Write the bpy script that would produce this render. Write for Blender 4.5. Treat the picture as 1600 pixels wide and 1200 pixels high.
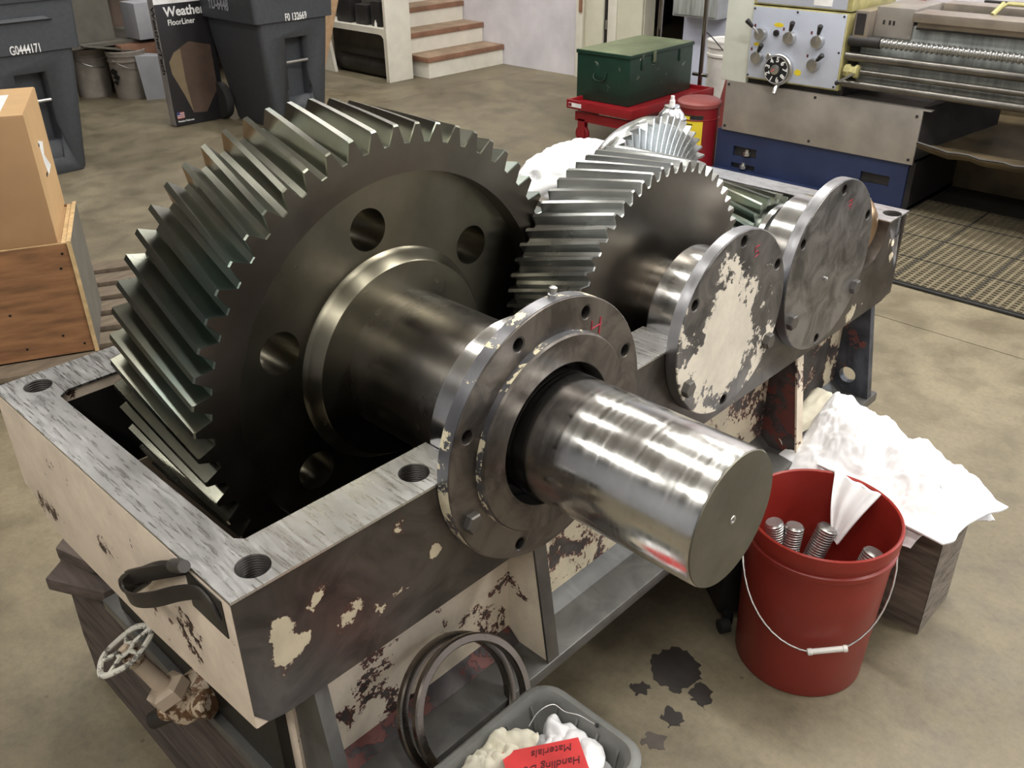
import bpy, bmesh, math, random
from mathutils import Matrix, Vector, Euler, noise
from math import pi, sin, cos, radians
random.seed(7)
for o in list(bpy.data.objects): bpy.data.objects.remove(o)
SC = bpy.context.scene
COL = SC.collection
# ---------------------------------------------------------------- camera, world, lights, exposure
cd = bpy.data.cameras.new('camera'); cam = bpy.data.objects.new('camera', cd); COL.objects.link(cam)
cam.location = (0.79205, -0.35190, 1.58075)
cam.rotation_euler = (1.05489593, 0.01077463, 0.76619206)
cd.sensor_fit = 'HORIZONTAL'; cd.sensor_width = 36.0; cd.lens = 1419.01 * 36.0 / 1600.0
cd.clip_start = 0.02; cd.clip_end = 60
SC.camera = cam
SC.view_settings.view_transform = 'Standard'
try: SC.view_settings.look = 'None'
except Exception: pass
SC.view_settings.gamma = 1.0
SC.view_settings.use_curve_mapping = False
SC.view_settings.exposure = 0.0
w = bpy.data.worlds.new('world'); SC.world = w; w.use_nodes = True
w.node_tree.nodes['Background'].inputs[0].default_value = (0.75, 0.82, 1.0, 1)
w.node_tree.nodes['Background'].inputs[1].default_value = 0.25
LAMPS = [  # x, y, length along x, power of the tube pair
    (-1.6, -2.6, 2.4, 52), (1.6, -2.2, 2.4, 60), (-5.6, 0.6, 2.4, 8), (-2.6, 0.4, 2.4, 13), (0.6, 0.4, 2.4, 22),
    (-5.6, 3.6, 2.4, 46), (-2.6, 3.3, 2.4, 60), (0.6, 2.2, 2.4, 100), (3.4, 2.6, 2.4, 70),
    (0.6, 4.6, 2.4, 100), (-7.6, 5.2, 2.4, 30)]
CEIL = 4.3
for (lx, ly, ll, pw) in LAMPS:
    ld = bpy.data.lights.new('tube_light', 'AREA'); ld.shape = 'RECTANGLE'; ld.size = ll; ld.size_y = 0.22
    ld.energy = pw * 1.08; ld.color = (1.0, 0.975, 0.92)
    lo = bpy.data.objects.new('tube_light', ld); lo.location = (lx, ly, CEIL - 0.335); COL.objects.link(lo)
# daylight through the big door at the far right of the shop
ld = bpy.data.lights.new('door_daylight', 'AREA'); ld.shape = 'RECTANGLE'; ld.size = 3.4; ld.size_y = 3.0
ld.energy = 130; ld.color = (0.86, 0.93, 1.0)
lo = bpy.data.objects.new('door_daylight', ld); lo.location = (3.2, 5.85, 1.7); COL.objects.link(lo)
lo.rotation_euler = (radians(-90), 0, 0)

# ---------------------------------------------------------------- node helpers
def nodes(name):
    m = bpy.data.materials.new(name); m.use_nodes = True
    nt = m.node_tree; b = nt.nodes['Principled BSDF']
    return m, nt, b
def N(nt, t, **k):
    n = nt.nodes.new(t)
    for a, v in k.items():
        if a.startswith('i_'):
            n.inputs[a[2:].replace('_', ' ')].default_value = v
        else: setattr(n, a, v)
    return n
def coords(nt, scale=(1, 1, 1)):
    tc = N(nt, 'ShaderNodeTexCoord'); mp = N(nt, 'ShaderNodeMapping'); mp.inputs['Scale'].default_value = scale
    nt.links.new(tc.outputs['Object'], mp.inputs['Vector']); return mp.outputs[0]
def noi(nt, vec, scale, detail=4, rough=.55, dist=0.0):
    n = N(nt, 'ShaderNodeTexNoise'); n.inputs['Scale'].default_value = scale; n.inputs['Detail'].default_value = detail
    n.inputs['Roughness'].default_value = rough; n.inputs['Distortion'].default_value = dist
    nt.links.new(vec, n.inputs['Vector']); return n.outputs['Fac']
def ramp(nt, fac, stops, interp='LINEAR'):
    r = N(nt, 'ShaderNodeValToRGB'); r.color_ramp.interpolation = interp
    while len(r.color_ramp.elements) < len(stops): r.color_ramp.elements.new(.5)
    for e, (p, c) in zip(r.color_ramp.elements, stops):
        e.position = p; e.color = (c, c, c, 1) if isinstance(c, (int, float)) else (*c, 1)
    nt.links.new(fac, r.inputs[0]); return r.outputs[0]
def mix(nt, fac, a, b, mode='MIX'):
    m = N(nt, 'ShaderNodeMix', data_type='RGBA', blend_type=mode)
    for s, v in ((m.inputs[0], fac), (m.inputs[6], a), (m.inputs[7], b)):
        if isinstance(v, (int, float)): s.default_value = v
        elif isinstance(v, tuple): s.default_value = (*v, 1)
        else: nt.links.new(v, s)
    return m.outputs[2]
def bump(nt, b, h, strength=.3, dist=.002):
    bp = N(nt, 'ShaderNodeBump'); bp.inputs['Strength'].default_value = strength; bp.inputs['Distance'].default_value = dist
    nt.links.new(h, bp.inputs['Height']); nt.links.new(bp.outputs[0], b.inputs['Normal'])
def plain(name, col, rough=.5, metal=0.0, var=.15, scale=12, bmp=.0, stretch=(1, 1, 1), spec=None):
    m, nt, b = nodes(name); v = coords(nt, stretch)
    f = noi(nt, v, scale, 5)
    c = ramp(nt, f, [(.3, tuple(x * (1 - var) for x in col)), (.7, tuple(min(1, x * (1 + var)) for x in col))])
    nt.links.new(c, b.inputs['Base Color']); b.inputs['Roughness'].default_value = rough; b.inputs['Metallic'].default_value = metal
    if spec is not None: b.inputs['Specular IOR Level'].default_value = spec
    if bmp: bump(nt, b, f, bmp)
    return m
def steel(name, col, r0, r1, stretch, scale=30, bmp=.05, metal=1.0, tint=None, aniso=0):
    m, nt, b = nodes(name); v = coords(nt, stretch); v2 = coords(nt)
    f = noi(nt, v, scale, 6, .6); g = noi(nt, v2, 9, 4, .6)
    rr = ramp(nt, f, [(.3, r0), (.7, r1)]); nt.links.new(rr, b.inputs['Roughness'])
    c = ramp(nt, g, [(.3, tuple(x * .8 for x in col)), (.7, tuple(min(1, x * 1.15) for x in col))])
    if tint: c = mix(nt, ramp(nt, noi(nt, v2, 4, 3), [(.45, 0.0), (.62, 0.75)]), c, tint)
    c = mix(nt, .12, c, f, 'MULTIPLY')
    nt.links.new(c, b.inputs['Base Color']); b.inputs['Metallic'].default_value = metal
    if bmp: bump(nt, b, f, bmp, .0001)
    return m
def chipped(name, under, paint, amount, scale=7, red=None, rough=.5, metal=.35, stretch=(1, 1, 1), paint_rough=.55, dirt=.25, spots=(), mott=11, lo=.5, hi=1.3):
    """cast iron (under) with what is left of its paint; amount = noise level above which paint stays"""
    m, nt, b = nodes(name); v = coords(nt, stretch)
    f = noi(nt, v, scale, 9, .62, .35); s = noi(nt, v, scale * 9, 4, .7)
    fs = mix(nt, .22, f, s, 'MIX')
    for (px, py, pz, pr, pa) in spots:   # places where a scrap of paint survives
        vd = N(nt, 'ShaderNodeVectorMath', operation='DISTANCE'); nt.links.new(v, vd.inputs[0]); vd.inputs[1].default_value = (px, py, pz)
        fs = mix(nt, ramp(nt, vd.outputs['Value'], [(pr * .35, pa), (pr, 0.0)]), fs, (1., 1., 1.), 'MIX')
    mask = ramp(nt, fs, [(amount - .004, 0.0), (amount + .004, 1.0)])
    edge = ramp(nt, fs, [(amount - .05, 0.0), (amount - .012, 1.0)])
    g = noi(nt, v, mott, 6, .6, .8)
    u = ramp(nt, g, [(.38, tuple(x * lo for x in under)), (.62, tuple(x * hi for x in under))])
    if red: u = mix(nt, ramp(nt, mix(nt, .5, noi(nt, v, 3.3, 5), edge), [(.60, 0.0), (.72, .8)]), u, red)
    p = ramp(nt, noi(nt, v, 11, 6, .65), [(.3, tuple(x * (1 - dirt) for x in paint)), (.6, paint)])
    nt.links.new(mix(nt, mask, u, p), b.inputs['Base Color'])
    nt.links.new(ramp(nt, mask, [(0, rough), (1, paint_rough)]), b.inputs['Roughness'])
    nt.links.new(ramp(nt, mask, [(0, metal), (1, 0.0)]), b.inputs['Metallic'])
    bump(nt, b, mask, .5, .0012)
    return m
M = {}
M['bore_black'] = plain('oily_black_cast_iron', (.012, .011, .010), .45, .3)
M['iron'] = plain('bare_grey_cast_iron', (.105, .098, .090), .42, .6, .35, 9, .08)
SPOTS = [(0, .046, .775, .035, .30), (0, .043, .745, .032, .34), (0, .044, .715, .03, .30), (0, .105, .785, .022, .30), (0, .085, .765, .028, .26), (0, .070, .722, .026, .28), (0, .150, .722, .03, .24), (0, .130, .700, .028, .22), (0, .236, .815, .032, .27), (0, .301, .728, .020, .30),
         (0, 1.806, .74, .022, .3), (0, 1.80, .775, .016, .3), (0, 1.765, .700, .03, .25), (0, 1.80, .657, .03, .28), (0, 1.63, .645, .03, .24), (0, 1.74, .68, .02, .25)]
M['casing_face'] = chipped('scraped_iron_with_paint_scraps', (.078, .069, .062), (.60, .53, .38), .655, 9, (.10, .045, .038), .36, .55, spots=[(x + .37, y - .92, z - .335, r, a) for (x, y, z, r, a) in SPOTS], mott=9)
M['cover_scraps'] = chipped('cover_iron_with_few_paint_scraps', (.140, .122, .108), (.62, .54, .38), .72, 11, None, .34, .65, mott=12, lo=.42, hi=1.15)
M['cover_paint'] = chipped('half_stripped_cream_cover', (.135, .128, .125), (.80, .73, .61), .565, 7.5, None, .34, .5, mott=16, spots=[(.02, .0, .19, .15, .24), (.02, -.02, .10, .11, .20), (.02, -.05, .16, .10, .12)])
M['cover_bare'] = chipped('bare_grey_cover', (.20, .19, .182), (.6, .55, .45), .735, 9, (.12, .075, .062), .34, .55, mott=13, lo=.36, hi=1.25)
M['rim_paint'] = chipped('turned_rim_with_paint_scraps', (.22, .22, .235), (.76, .68, .48), .535, 16, None, .34, .8, mott=8, lo=.8, hi=1.15)
M['cream'] = chipped('cream_enamel_with_chips', (.085, .065, .055), (.84, .71, .57), .40, 11, (.13, .045, .03), .5, .3, dirt=.22)
M['cream_chips'] = chipped('cream_enamel_heavily_chipped', (.10, .088, .080), (.80, .70, .55), .425, 12, (.16, .04, .03), .45, .3)
M['maroon'] = chipped('iron_with_maroon_primer', (.075, .062, .062), (.15, .04, .032), .54, 8, None, .5, .3)
M['foot_grey'] = chipped('grey_painted_foot_plate', (.115, .113, .107), (.24, .06, .042), .66, 6, None, .36, .35, lo=.75, hi=1.2)
M['cream_mid'] = chipped('cream_enamel_half_chipped', (.10, .088, .080), (.66, .58, .42), .49, 12, (.16, .04, .03), .45, .3)
M['blue_iron'] = chipped('blued_plate', (.10, .105, .125), (.17, .05, .04), .60, 7, None, .4, .5)
def ground_face():
    m, nt, b = nodes('machined_joint_face'); v = coords(nt)
    vr = N(nt, 'ShaderNodeMapping'); vr.inputs['Rotation'].default_value = (0, 0, radians(62)); vr.inputs['Scale'].default_value = (2.5, 34, 1); nt.links.new(v, vr.inputs['Vector'])
    st = noi(nt, vr.outputs[0], 9, 5, .6); g = noi(nt, v, 9, 5, .6)
    patch = ramp(nt, noi(nt, v, 5, 3), [(.45, 0.0), (.6, 1.0)])
    c = ramp(nt, g, [(.3, (.50, .50, .505)), (.7, (.74, .745, .75))])
    c = mix(nt, patch, c, mix(nt, .38, c, ramp(nt, st, [(.36, .45), (.62, 1.0)]), 'MULTIPLY'))
    nt.links.new(c, b.inputs['Base Color']); b.inputs['Metallic'].default_value = 1
    nt.links.new(ramp(nt, st, [(.35, .24), (.65, .42)]), b.inputs['Roughness'])
    return m
M['top_machined'] = ground_face()
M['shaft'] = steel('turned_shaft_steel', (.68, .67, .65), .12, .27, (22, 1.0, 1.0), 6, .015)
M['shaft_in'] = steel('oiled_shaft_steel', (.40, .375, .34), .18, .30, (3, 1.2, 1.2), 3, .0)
M['shaft_end'] = steel('sawn_shaft_end', (.21, .20, .165), .45, .62, (1, 1, 1), 20, .05)
M['gear_tooth'] = steel('oiled_gear_tooth_steel', (.235, .235, .190), .25, .33, (1, 2, 2), 3, .0, tint=(.17, .225, .205))
M['gear_face'] = steel('oiled_gear_face', (.150, .136, .112), .27, .38, (1, 1, 1), 6, .0, tint=(.135, .112, .092))
M['gear_web'] = steel('oiled_gear_web', (.20, .185, .14), .26, .36, (1, 1, 1), 8, .0)
M['gear_bright'] = steel('bright_gear_steel', (.50, .51, .50), .22, .32, (1, 2, 2), 3, .0)
M['spigot'] = steel('ground_spigot_steel', (.86, .86, .86), .14, .22, (14, 1, 1), 5, .0)
M['rim_grey'] = steel('turned_rim', (.42, .42, .44), .28, .45, (20, 1, 1), 8, .03)
M['ring'] = steel('worn_ring_steel', (.27, .24, .21), .22, .38, (1, 1, 1), 14, .04)
M['zinc'] = plain('zinc_steel', (.55, .55, .54), .32, .95)
M['stud'] = plain('stud_steel', (.42, .42, .41), .33, .9)
M['dark_metal'] = plain('dark_forged_steel', (.045, .040, .036), .45, .5, .3)
M['bronze'] = plain('brassy_bronze', (.55, .36, .20), .3, .9)
M['wall_white'] = plain('whitewashed_wall', (.68, .655, .70), .8, 0, .12, 4, .25)
M['wall_cream'] = plain('cream_wall_paint', (.72, .70, .57), .7, 0, .08, 5)
M['wall_lav'] = plain('cool_white_wall_paint', (.62, .65, .80), .75, 0, .08, 5)
M['wall_far'] = plain('far_wall_brown', (.14, .10, .08), .8, 0, .25, 3)
M['ceiling'] = plain('ceiling_paint', (.62, .61, .58), .85)
M['stair_white'] = plain('white_stair_paint', (.80, .77, .68), .55, 0, .06, 9)
M['tread'] = plain('worn_brown_tread_paint', (.26, .135, .085), .6, 0, .25, 9)
M['tread_top'] = plain('worn_tread_top', (.34, .24, .16), .65, 0, .25, 9)
M['cart'] = plain('charcoal_moulded_plastic', (.052, .057, .066), .55, 0, .12, 40, .05)
M['white'] = plain('white_print', (.8, .8, .8), .5)
M['white_worn'] = plain('worn_grey_white_print', (.34, .36, .40), .6, 0, .3, 30)
M['black'] = plain('black_plastic', (.012, .012, .014), .45)
M['rubber'] = plain('black_rubber', (.02, .019, .018), .75, 0, .3)
M['card'] = plain('brown_cardboard', (.36, .215, .105), .75, 0, .10, 6)
M['card_top'] = plain('cardboard_pale_side', (.50, .32, .155), .7, 0, .08, 6)  # paler copy of the brown cardboard, for carton faces that catch the light
M['ply'] = plain('stained_plywood', (.24, .115, .05), .65, 0, .4, 5, .1, (1, 1, 7))
M['ply_edge'] = plain('plywood_edge', (.55, .39, .20), .7, 0, .3, 22, .1, (1, 1, 1))
M['ply_pale'] = plain('pale_particle_board', (.47, .31, .18), .7, 0, .2, 25)
M['ply_grey'] = plain('weathered_grey_panel', (.13, .12, .10), .7, 0, .2, 8)
M['old_wood'] = plain('weathered_timber', (.082, .062, .052), .8, 0, .6, 5, .9, (1.2, 9, 9))
M['old_wood_far'] = plain('weathered_grey_timber', (.15, .122, .098), .85, 0, .6, 5, .9, (1.2, 9, 9))
M['end_grain'] = plain('rough_end_grain', (.22, .185, .15), .85, 0, .5, 14, .8, (1, 1, 6))
M['pallet'] = plain('pallet_board', (.15, .115, .08), .8, 0, .35, 10, .2, (6, 1, 1))
M['bucket_red'] = plain('red_bucket_plastic', (.30, .026, .018), .36, 0, .10, 8)
M['white_plastic'] = plain('white_plastic', (.80, .78, .74), .4)
M['cloth'] = plain('white_cotton_rag', (.86, .855, .87), .9, 0, .05, 30)
M['cloth_cream'] = plain('cream_cotton_rag', (.66, .62, .50), .9, 0, .12, 20)
M['tub_grey'] = plain('scuffed_grey_tub', (.15, .152, .14), .5, 0, .28, 14, .1)
M['tag_red'] = plain('red_tag_card', (.62, .045, .045), .5, 0, .25, 12)
M['ink'] = plain('dark_ink', (.10, .012, .018), .7)
M['red_mark'] = plain('red_marker', (.33, .02, .04), .7)
M['chest_green'] = chipped('dark_green_chest_paint', (.22, .25, .20), (.008, .038, .024), .375, 12, None, .5, .1, paint_rough=.4)
M['chest_lid'] = plain('rubbed_green_lid', (.165, .20, .115), .42, .1, .3, 5)
M['cart_red'] = plain('red_trolley_enamel', (.27, .010, .016), .35, 0, .12, 8)
M['red_dark'] = plain('red_can_enamel', (.21, .008, .013), .35, 0, .12, 8)
M['red_lid'] = plain('faded_red_lid', (.27, .065, .060), .45, 0, .12, 8)
M['yellow'] = plain('yellow_label', (.72, .56, .03), .5, 0, .1)
M['chrome'] = plain('chrome_tube', (.30, .28, .26), .18, 1.0)
M['lathe_blue'] = plain('lathe_blue_enamel', (.020, .032, .088), .42, 0, .22, 6)
M['lathe_cream'] = plain('lathe_cream_enamel', (.64, .66, .60), .45, 0, .06, 5)
M['lathe_panel'] = plain('lathe_panel_brushed', (.56, .60, .72), .38, .25, .05, 6)
M['lathe_yellow'] = plain('yellowed_enamel', (.42, .38, .17), .5, 0, .3, 12)
M['lathe_splash'] = plain('greasy_grey_splash_panel', (.36, .33, .30), .42, .45, .2, 5)
M['lathe_bed'] = plain('oily_grey_bed', (.36, .385, .375), .45, .15, .4, 7, 0, (5, 1, .6))
M['lathe_way'] = plain('worn_way', (.40, .35, .30), .35, .7, .2, 9)
M['rod'] = plain('oily_rod', (.17, .16, .145), .32, .85, .3, 8)
M['lathe_dark'] = plain('oily_dark', (.03, .028, .028), .5, .2, .3)
M['tray'] = plain('oily_chip_tray', (.17, .13, .075), .45, .2, .6, 4)
M['mat'] = plain('dusty_mat', (.145, .12, .075), .8, 0, .2, 8)
M['mat_base'] = plain('mat_underside', (.03, .026, .02), .8)
M['oil'] = plain('oil_soaked_concrete', (.022, .017, .014), .55, 0, .4, 12)
M['damp'] = plain('faint_oil_stain', (.075, .062, .050), .6, 0, .3, 12)
M['can_metal'] = plain('tinplate', (.75, .77, .80), .22, .9)
M['can_label'] = plain('cream_can_label', (.72, .68, .48), .4)
M['brass'] = chipped('rusty_brass_with_paint', (.17, .085, .04), (.58, .47, .34), .50, 60, None, .55, .2)
M['valve_cream'] = chipped('valve_cream_paint', (.20, .10, .05), (.60, .48, .36), .36, 50, None, .6, .2)
M['valve_wheel'] = chipped('handwheel_worn_paint', (.20, .19, .17), (.66, .64, .56), .46, 60, None, .5, .5)
M['dirty_pail'] = plain('dirty_white_pail', (.30, .27, .24), .6, 0, .35, 6)
M['paper'] = plain('grey_white_paper', (.34, .35, .38), .7, 0, .1, 6)
M['box_black'] = plain('black_printed_card', (.016, .015, .017), .35)
M['box_brown'] = plain('printed_brown_picture', (.085, .055, .04), .4, 0, .3, 6)
M['box_tan'] = plain('printed_tan_picture', (.20, .15, .09), .4, 0, .2, 6)
M['box_spine'] = plain('silver_card_spine', (.34, .32, .32), .5)
M['flag_blue'] = plain('flag_blue', (.04, .05, .18), .5)
M['flag_red'] = plain('flag_red', (.6, .12, .12), .5)
M['tube_glow'] = None
def concrete():
    m, nt, b = nodes('worn_tan_concrete'); v = coords(nt)
    a = noi(nt, v, 1.1, 6, .6, .4); c = noi(nt, v, 6, 8, .65); s = noi(nt, v, 60, 8, .75); big = noi(nt, v, .45, 2)
    col = ramp(nt, a, [(.32, (.140, .116, .074)), (.50, (.205, .172, .112)), (.68, (.275, .234, .153))])
    col = mix(nt, .55, col, ramp(nt, c, [(.32, .38), (.56, 1.0)]), 'MULTIPLY')
    col = mix(nt, .35, col, ramp(nt, s, [(.38, .55), (.58, 1.0)]), 'MULTIPLY')
    # old oil blotches
    d = ramp(nt, noi(nt, v, 2.6, 9, .7, .8), [(.60, 0.0), (.70, .5)])
    col = mix(nt, d, col, (.10, .078, .058))
    vo = N(nt, 'ShaderNodeTexVoronoi'); vo.inputs['Scale'].default_value = 9; nt.links.new(v, vo.inputs['Vector'])
    sp = ramp(nt, vo.outputs['Distance'], [(.03, .8), (.055, 0.0)])
    col = mix(nt, sp, col, (.12, .09, .06))
    nt.links.new(col, b.inputs['Base Color'])
    nt.links.new(ramp(nt, c, [(.3, .42), (.7, .68)]), b.inputs['Roughness'])
    bump(nt, b, c, .12, .003)
    return m
M['concrete'] = concrete()
m, nt, b = nodes('lit_tube'); b.inputs['Emission Color'].default_value = (1, .97, .9, 1); b.inputs['Emission Strength'].default_value = 14; M['tube_glow'] = m

# ---------------------------------------------------------------- geometry helpers
class G:
    """collects verts and faces in world metres under the current transform"""
    def __init__(s, T=None): s.v = []; s.f = []; s.T = T or Matrix.Identity(4)
    def add(s, vs, fs, T=None):
        k = len(s.v); t = s.T @ T if T else s.T
        s.v += [t @ Vector(p) for p in vs]; s.f += [tuple(i + k for i in f) for f in fs]; return s
    def box(s, x, y, z, T=None, taper=None):
        (a, b), (c, d), (e, f) = x, y, z
        vs = [(a, c, e), (b, c, e), (b, d, e), (a, d, e), (a, c, f), (b, c, f), (b, d, f), (a, d, f)]
        return s.add(vs, [(0, 3, 2, 1), (4, 5, 6, 7), (0, 1, 5, 4), (1, 2, 6, 5), (2, 3, 7, 6), (3, 0, 4, 7)], T)
    def loft(s, loops, cap0=True, cap1=True, T=None, closed=True):
        n = len(loops[0]); vs = [p for l in loops for p in l]; fs = []
        for i in range(len(loops) - 1):
            for j in range(n if closed else n - 1):
                k = (j + 1) % n; fs.append((i * n + j, i * n + k, (i + 1) * n + k, (i + 1) * n + j))
        if cap0: fs.append(tuple(range(n - 1, -1, -1)))
        if cap1: fs.append(tuple((len(loops) - 1) * n + j for j in range(n)))
        return s.add(vs, fs, T)
    def lathe(s, prof, seg=64, T=None, close=False):
        """prof = [(t, r)] along local +X axis; caps where r > 0 at ends only if close is False and r small"""
        loops = []
        for (t, r) in prof:
            loops.append([(t, r * cos(2 * pi * j / seg), r * sin(2 * pi * j / seg)) for j in range(seg)])
        if close: loops.append(loops[0]); return s.loft(loops, False, False, T)
        return s.loft(loops, True, True, T)
    def tube(s, pts, r, seg=8, T=None, cap=True):
        P = [Vector(p) for p in pts]; loops = []; up = Vector((0, 0, 1))
        rr = r if isinstance(r, (list, tuple)) else [r] * len(P)
        prev = None
        for i, p in enumerate(P):
            d = (P[min(i + 1, len(P) - 1)] - P[max(i - 1, 0)]).normalized()
            if prev is None: a = d.orthogonal().normalized()
            else: a = (prev - d * prev.dot(d)).normalized()
            prev = a; c = d.cross(a)
            loops.append([tuple(p + (a * cos(2 * pi * j / seg) + c * sin(2 * pi * j / seg)) * rr[i]) for j in range(seg)])
        return s.loft(loops, cap, cap, T)
def smooth_path(pts, n=6):
    P = [Vector(p) for p in pts]; out = []
    for i in range(len(P) - 1):
        p0 = P[max(i - 1, 0)]; p1 = P[i]; p2 = P[i + 1]; p3 = P[min(i + 2, len(P) - 1)]
        for k in range(n):
            t = k / n
            out.append(.5 * ((2 * p1) + (-p0 + p2) * t + (2 * p0 - 5 * p1 + 4 * p2 - p3) * t * t + (-p0 + 3 * p1 - 3 * p2 + p3) * t ** 3))
    out.append(P[-1]); return [tuple(p) for p in out]
def wloc(o):
    v = Vector((0, 0, 0))
    while o is not None: v = v + o.location; o = o.parent
    return v
def part(name, g, mat, parent=None, angle=32, bevel=0, loc=None, recalc=True, mats=None):
    """link one mesh object; child vertices are stored relative to the parent thing"""
    base = wloc(parent) if parent else (Vector(loc) if loc is not None else Vector((0, 0, 0)))
    me = bpy.data.meshes.new(name)
    me.from_pydata([tuple(v - base) for v in g.v], [], g.f)
    bm = bmesh.new(); bm.from_mesh(me)
    if recalc: bmesh.ops.recalc_face_normals(bm, faces=bm.faces)
    if bevel:
        es = [e for e in bm.edges if len(e.link_faces) == 2 and e.calc_face_angle(0) > radians(40)]
        try: bmesh.ops.bevel(bm, geom=es, offset=bevel, segments=2, affect='EDGES', profile=.6, clamp_overlap=True)
        except Exception: pass
    a = radians(angle)
    for f in bm.faces: f.smooth = True
    for e in bm.edges:
        if len(e.link_faces) != 2 or e.calc_face_angle(0) > a: e.smooth = False
    bm.to_mesh(me); bm.free()
    me.materials.append(mat)
    o = bpy.data.objects.new(name, me); COL.objects.link(o)
    if parent: o.parent = parent
    elif loc is not None: o.location = loc
    return o
def thing(name, label, cat, loc, group=None):
    o = bpy.data.objects.new(name, None); COL.objects.link(o); o.location = loc; o.empty_display_size = .05
    o['label'] = label; o['category'] = cat
    if group: o['group'] = group
    return o
def tag(o, label, cat, group=None):
    o['label'] = label; o['category'] = cat
    if group: o['group'] = group
    return o
def struct(o): o['kind'] = 'structure'; return o
def plate(name, outer, holes, depth, T, mat, parent=None, bev=0.0, **k):
    """outline (u,v) with holes, filled, extruded by depth along w; T maps (u,v,w) to world"""
    cu = bpy.data.curves.new('t', 'CURVE'); cu.dimensions = '2D'; cu.fill_mode = 'BOTH'
    for L in [outer] + list(holes):
        sp = cu.splines.new('POLY'); sp.points.add(len(L) - 1)
        for p, q in zip(sp.points, L): p.co = (q[0], q[1], 0, 1)
        sp.use_cyclic_u = True
    cu.extrude = depth / 2 - bev
    if bev: cu.bevel_depth = bev; cu.bevel_resolution = 0; cu.offset = -bev
    o = bpy.data.objects.new('t', cu); COL.objects.link(o)
    bpy.context.view_layer.update()
    dg = bpy.context.evaluated_depsgraph_get(); me = o.evaluated_get(dg).to_mesh()
    g = G(); g.v = [T @ (v.co + Vector((0, 0, depth / 2))) for v in me.vertices]; g.f = [tuple(p.vertices) for p in me.polygons]
    bpy.data.objects.remove(o); bpy.data.curves.remove(cu)
    bm = bmesh.new(); vv = [bm.verts.new(p) for p in g.v]
    for f in g.f:
        try: bm.faces.new([vv[i] for i in f])
        except Exception: pass
    bmesh.ops.remove_doubles(bm, verts=bm.verts, dist=1e-6); bm.verts.index_update()
    g.v = [v.co.copy() for v in bm.verts]; g.f = [tuple(v.index for v in f.verts) for f in bm.faces]; bm.free()
    return part(name, g, mat, parent, **k)
def circ(cx, cy, r, n=32, a0=0, a1=2 * pi):
    full = abs(a1 - a0 - 2 * pi) < 1e-6
    return [(cx + r * cos(a0 + (a1 - a0) * i / (n if full else n - 1)), cy + r * sin(a0 + (a1 - a0) * i / (n if full else n - 1))) for i in range(n)]
def axes(o, u, v, w): # matrix from origin and axes
    return Matrix(((u[0], v[0], w[0], o[0]), (u[1], v[1], w[1], o[1]), (u[2], v[2], w[2], o[2]), (0, 0, 0, 1)))
def TX(x, y=0, z=0): return axes((x, y, z), (0, 1, 0), (0, 0, 1), (1, 0, 0))     # plate in the yz plane, depth along +x
def TY(y, x=0, z=0): return axes((x, y, z), (1, 0, 0), (0, 0, 1), (0, -1, 0))    # plate in the xz plane, depth along -y
def TZ(z, x=0, y=0): return axes((x, y, z), (1, 0, 0), (0, 1, 0), (0, 0, 1))
def text(name, s, size, T, mat, parent=None, bold=0.0, depth=.001, align='LEFT', sx=1.0, shear=0, space=1.0, **k):
    cu = bpy.data.curves.new('t', 'FONT'); cu.body = s; cu.size = size; cu.extrude = depth / 2; cu.offset = bold; cu.align_x = align
    cu.shear = shear; cu.space_character = space; cu.resolution_u = 3
    o = bpy.data.objects.new('t', cu); COL.objects.link(o); bpy.context.view_layer.update()
    me = o.evaluated_get(bpy.context.evaluated_depsgraph_get()).to_mesh()
    g = G(); S = Matrix.Diagonal((sx, 1, 1, 1)); g.v = [T @ (S @ v.co) for v in me.vertices]; g.f = [tuple(p.vertices) for p in me.polygons]
    bpy.data.objects.remove(o); bpy.data.curves.remove(cu)
    return part(name, g, mat, parent, **k)
def box(name, x, y, z, mat, parent=None, bevel=0, T=None, **k):
    g = G(T); g.box(x, y, z); return part(name, g, mat, parent, bevel=bevel, **k)
def lathe(name, prof, T, mat, parent=None, seg=64, close=False, **k):
    g = G(T); g.lathe(prof, seg, close=close); return part(name, g, mat, parent, **k)
def axis_T(p, d):
    d = Vector(d).normalized(); q = Vector((1, 0, 0)).rotation_difference(d)
    return Matrix.Translation(p) @ q.to_matrix().to_4x4()
def rrect(w, d, r, n=5, cx=0, cy=0, z=0):
    pts = []
    for (sx, sy, a) in ((1, 1, 0), (-1, 1, pi / 2), (-1, -1, pi), (1, -1, 3 * pi / 2)):
        for i in range(n):
            t = a + pi / 2 * i / (n - 1); pts.append((cx + sx * (w - r) + r * cos(t), cy + sy * (d - r) + r * sin(t), z))
    return pts
def boolean(o, cutter):
    md = o.modifiers.new('b', 'BOOLEAN'); md.object = cutter; md.operation = 'DIFFERENCE'; md.solver = 'EXACT'
    bpy.context.view_layer.update()
    me = bpy.data.meshes.new_from_object(o.evaluated_get(bpy.context.evaluated_depsgraph_get()))
    o.modifiers.clear(); o.data = me; bpy.data.objects.remove(cutter)

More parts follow.
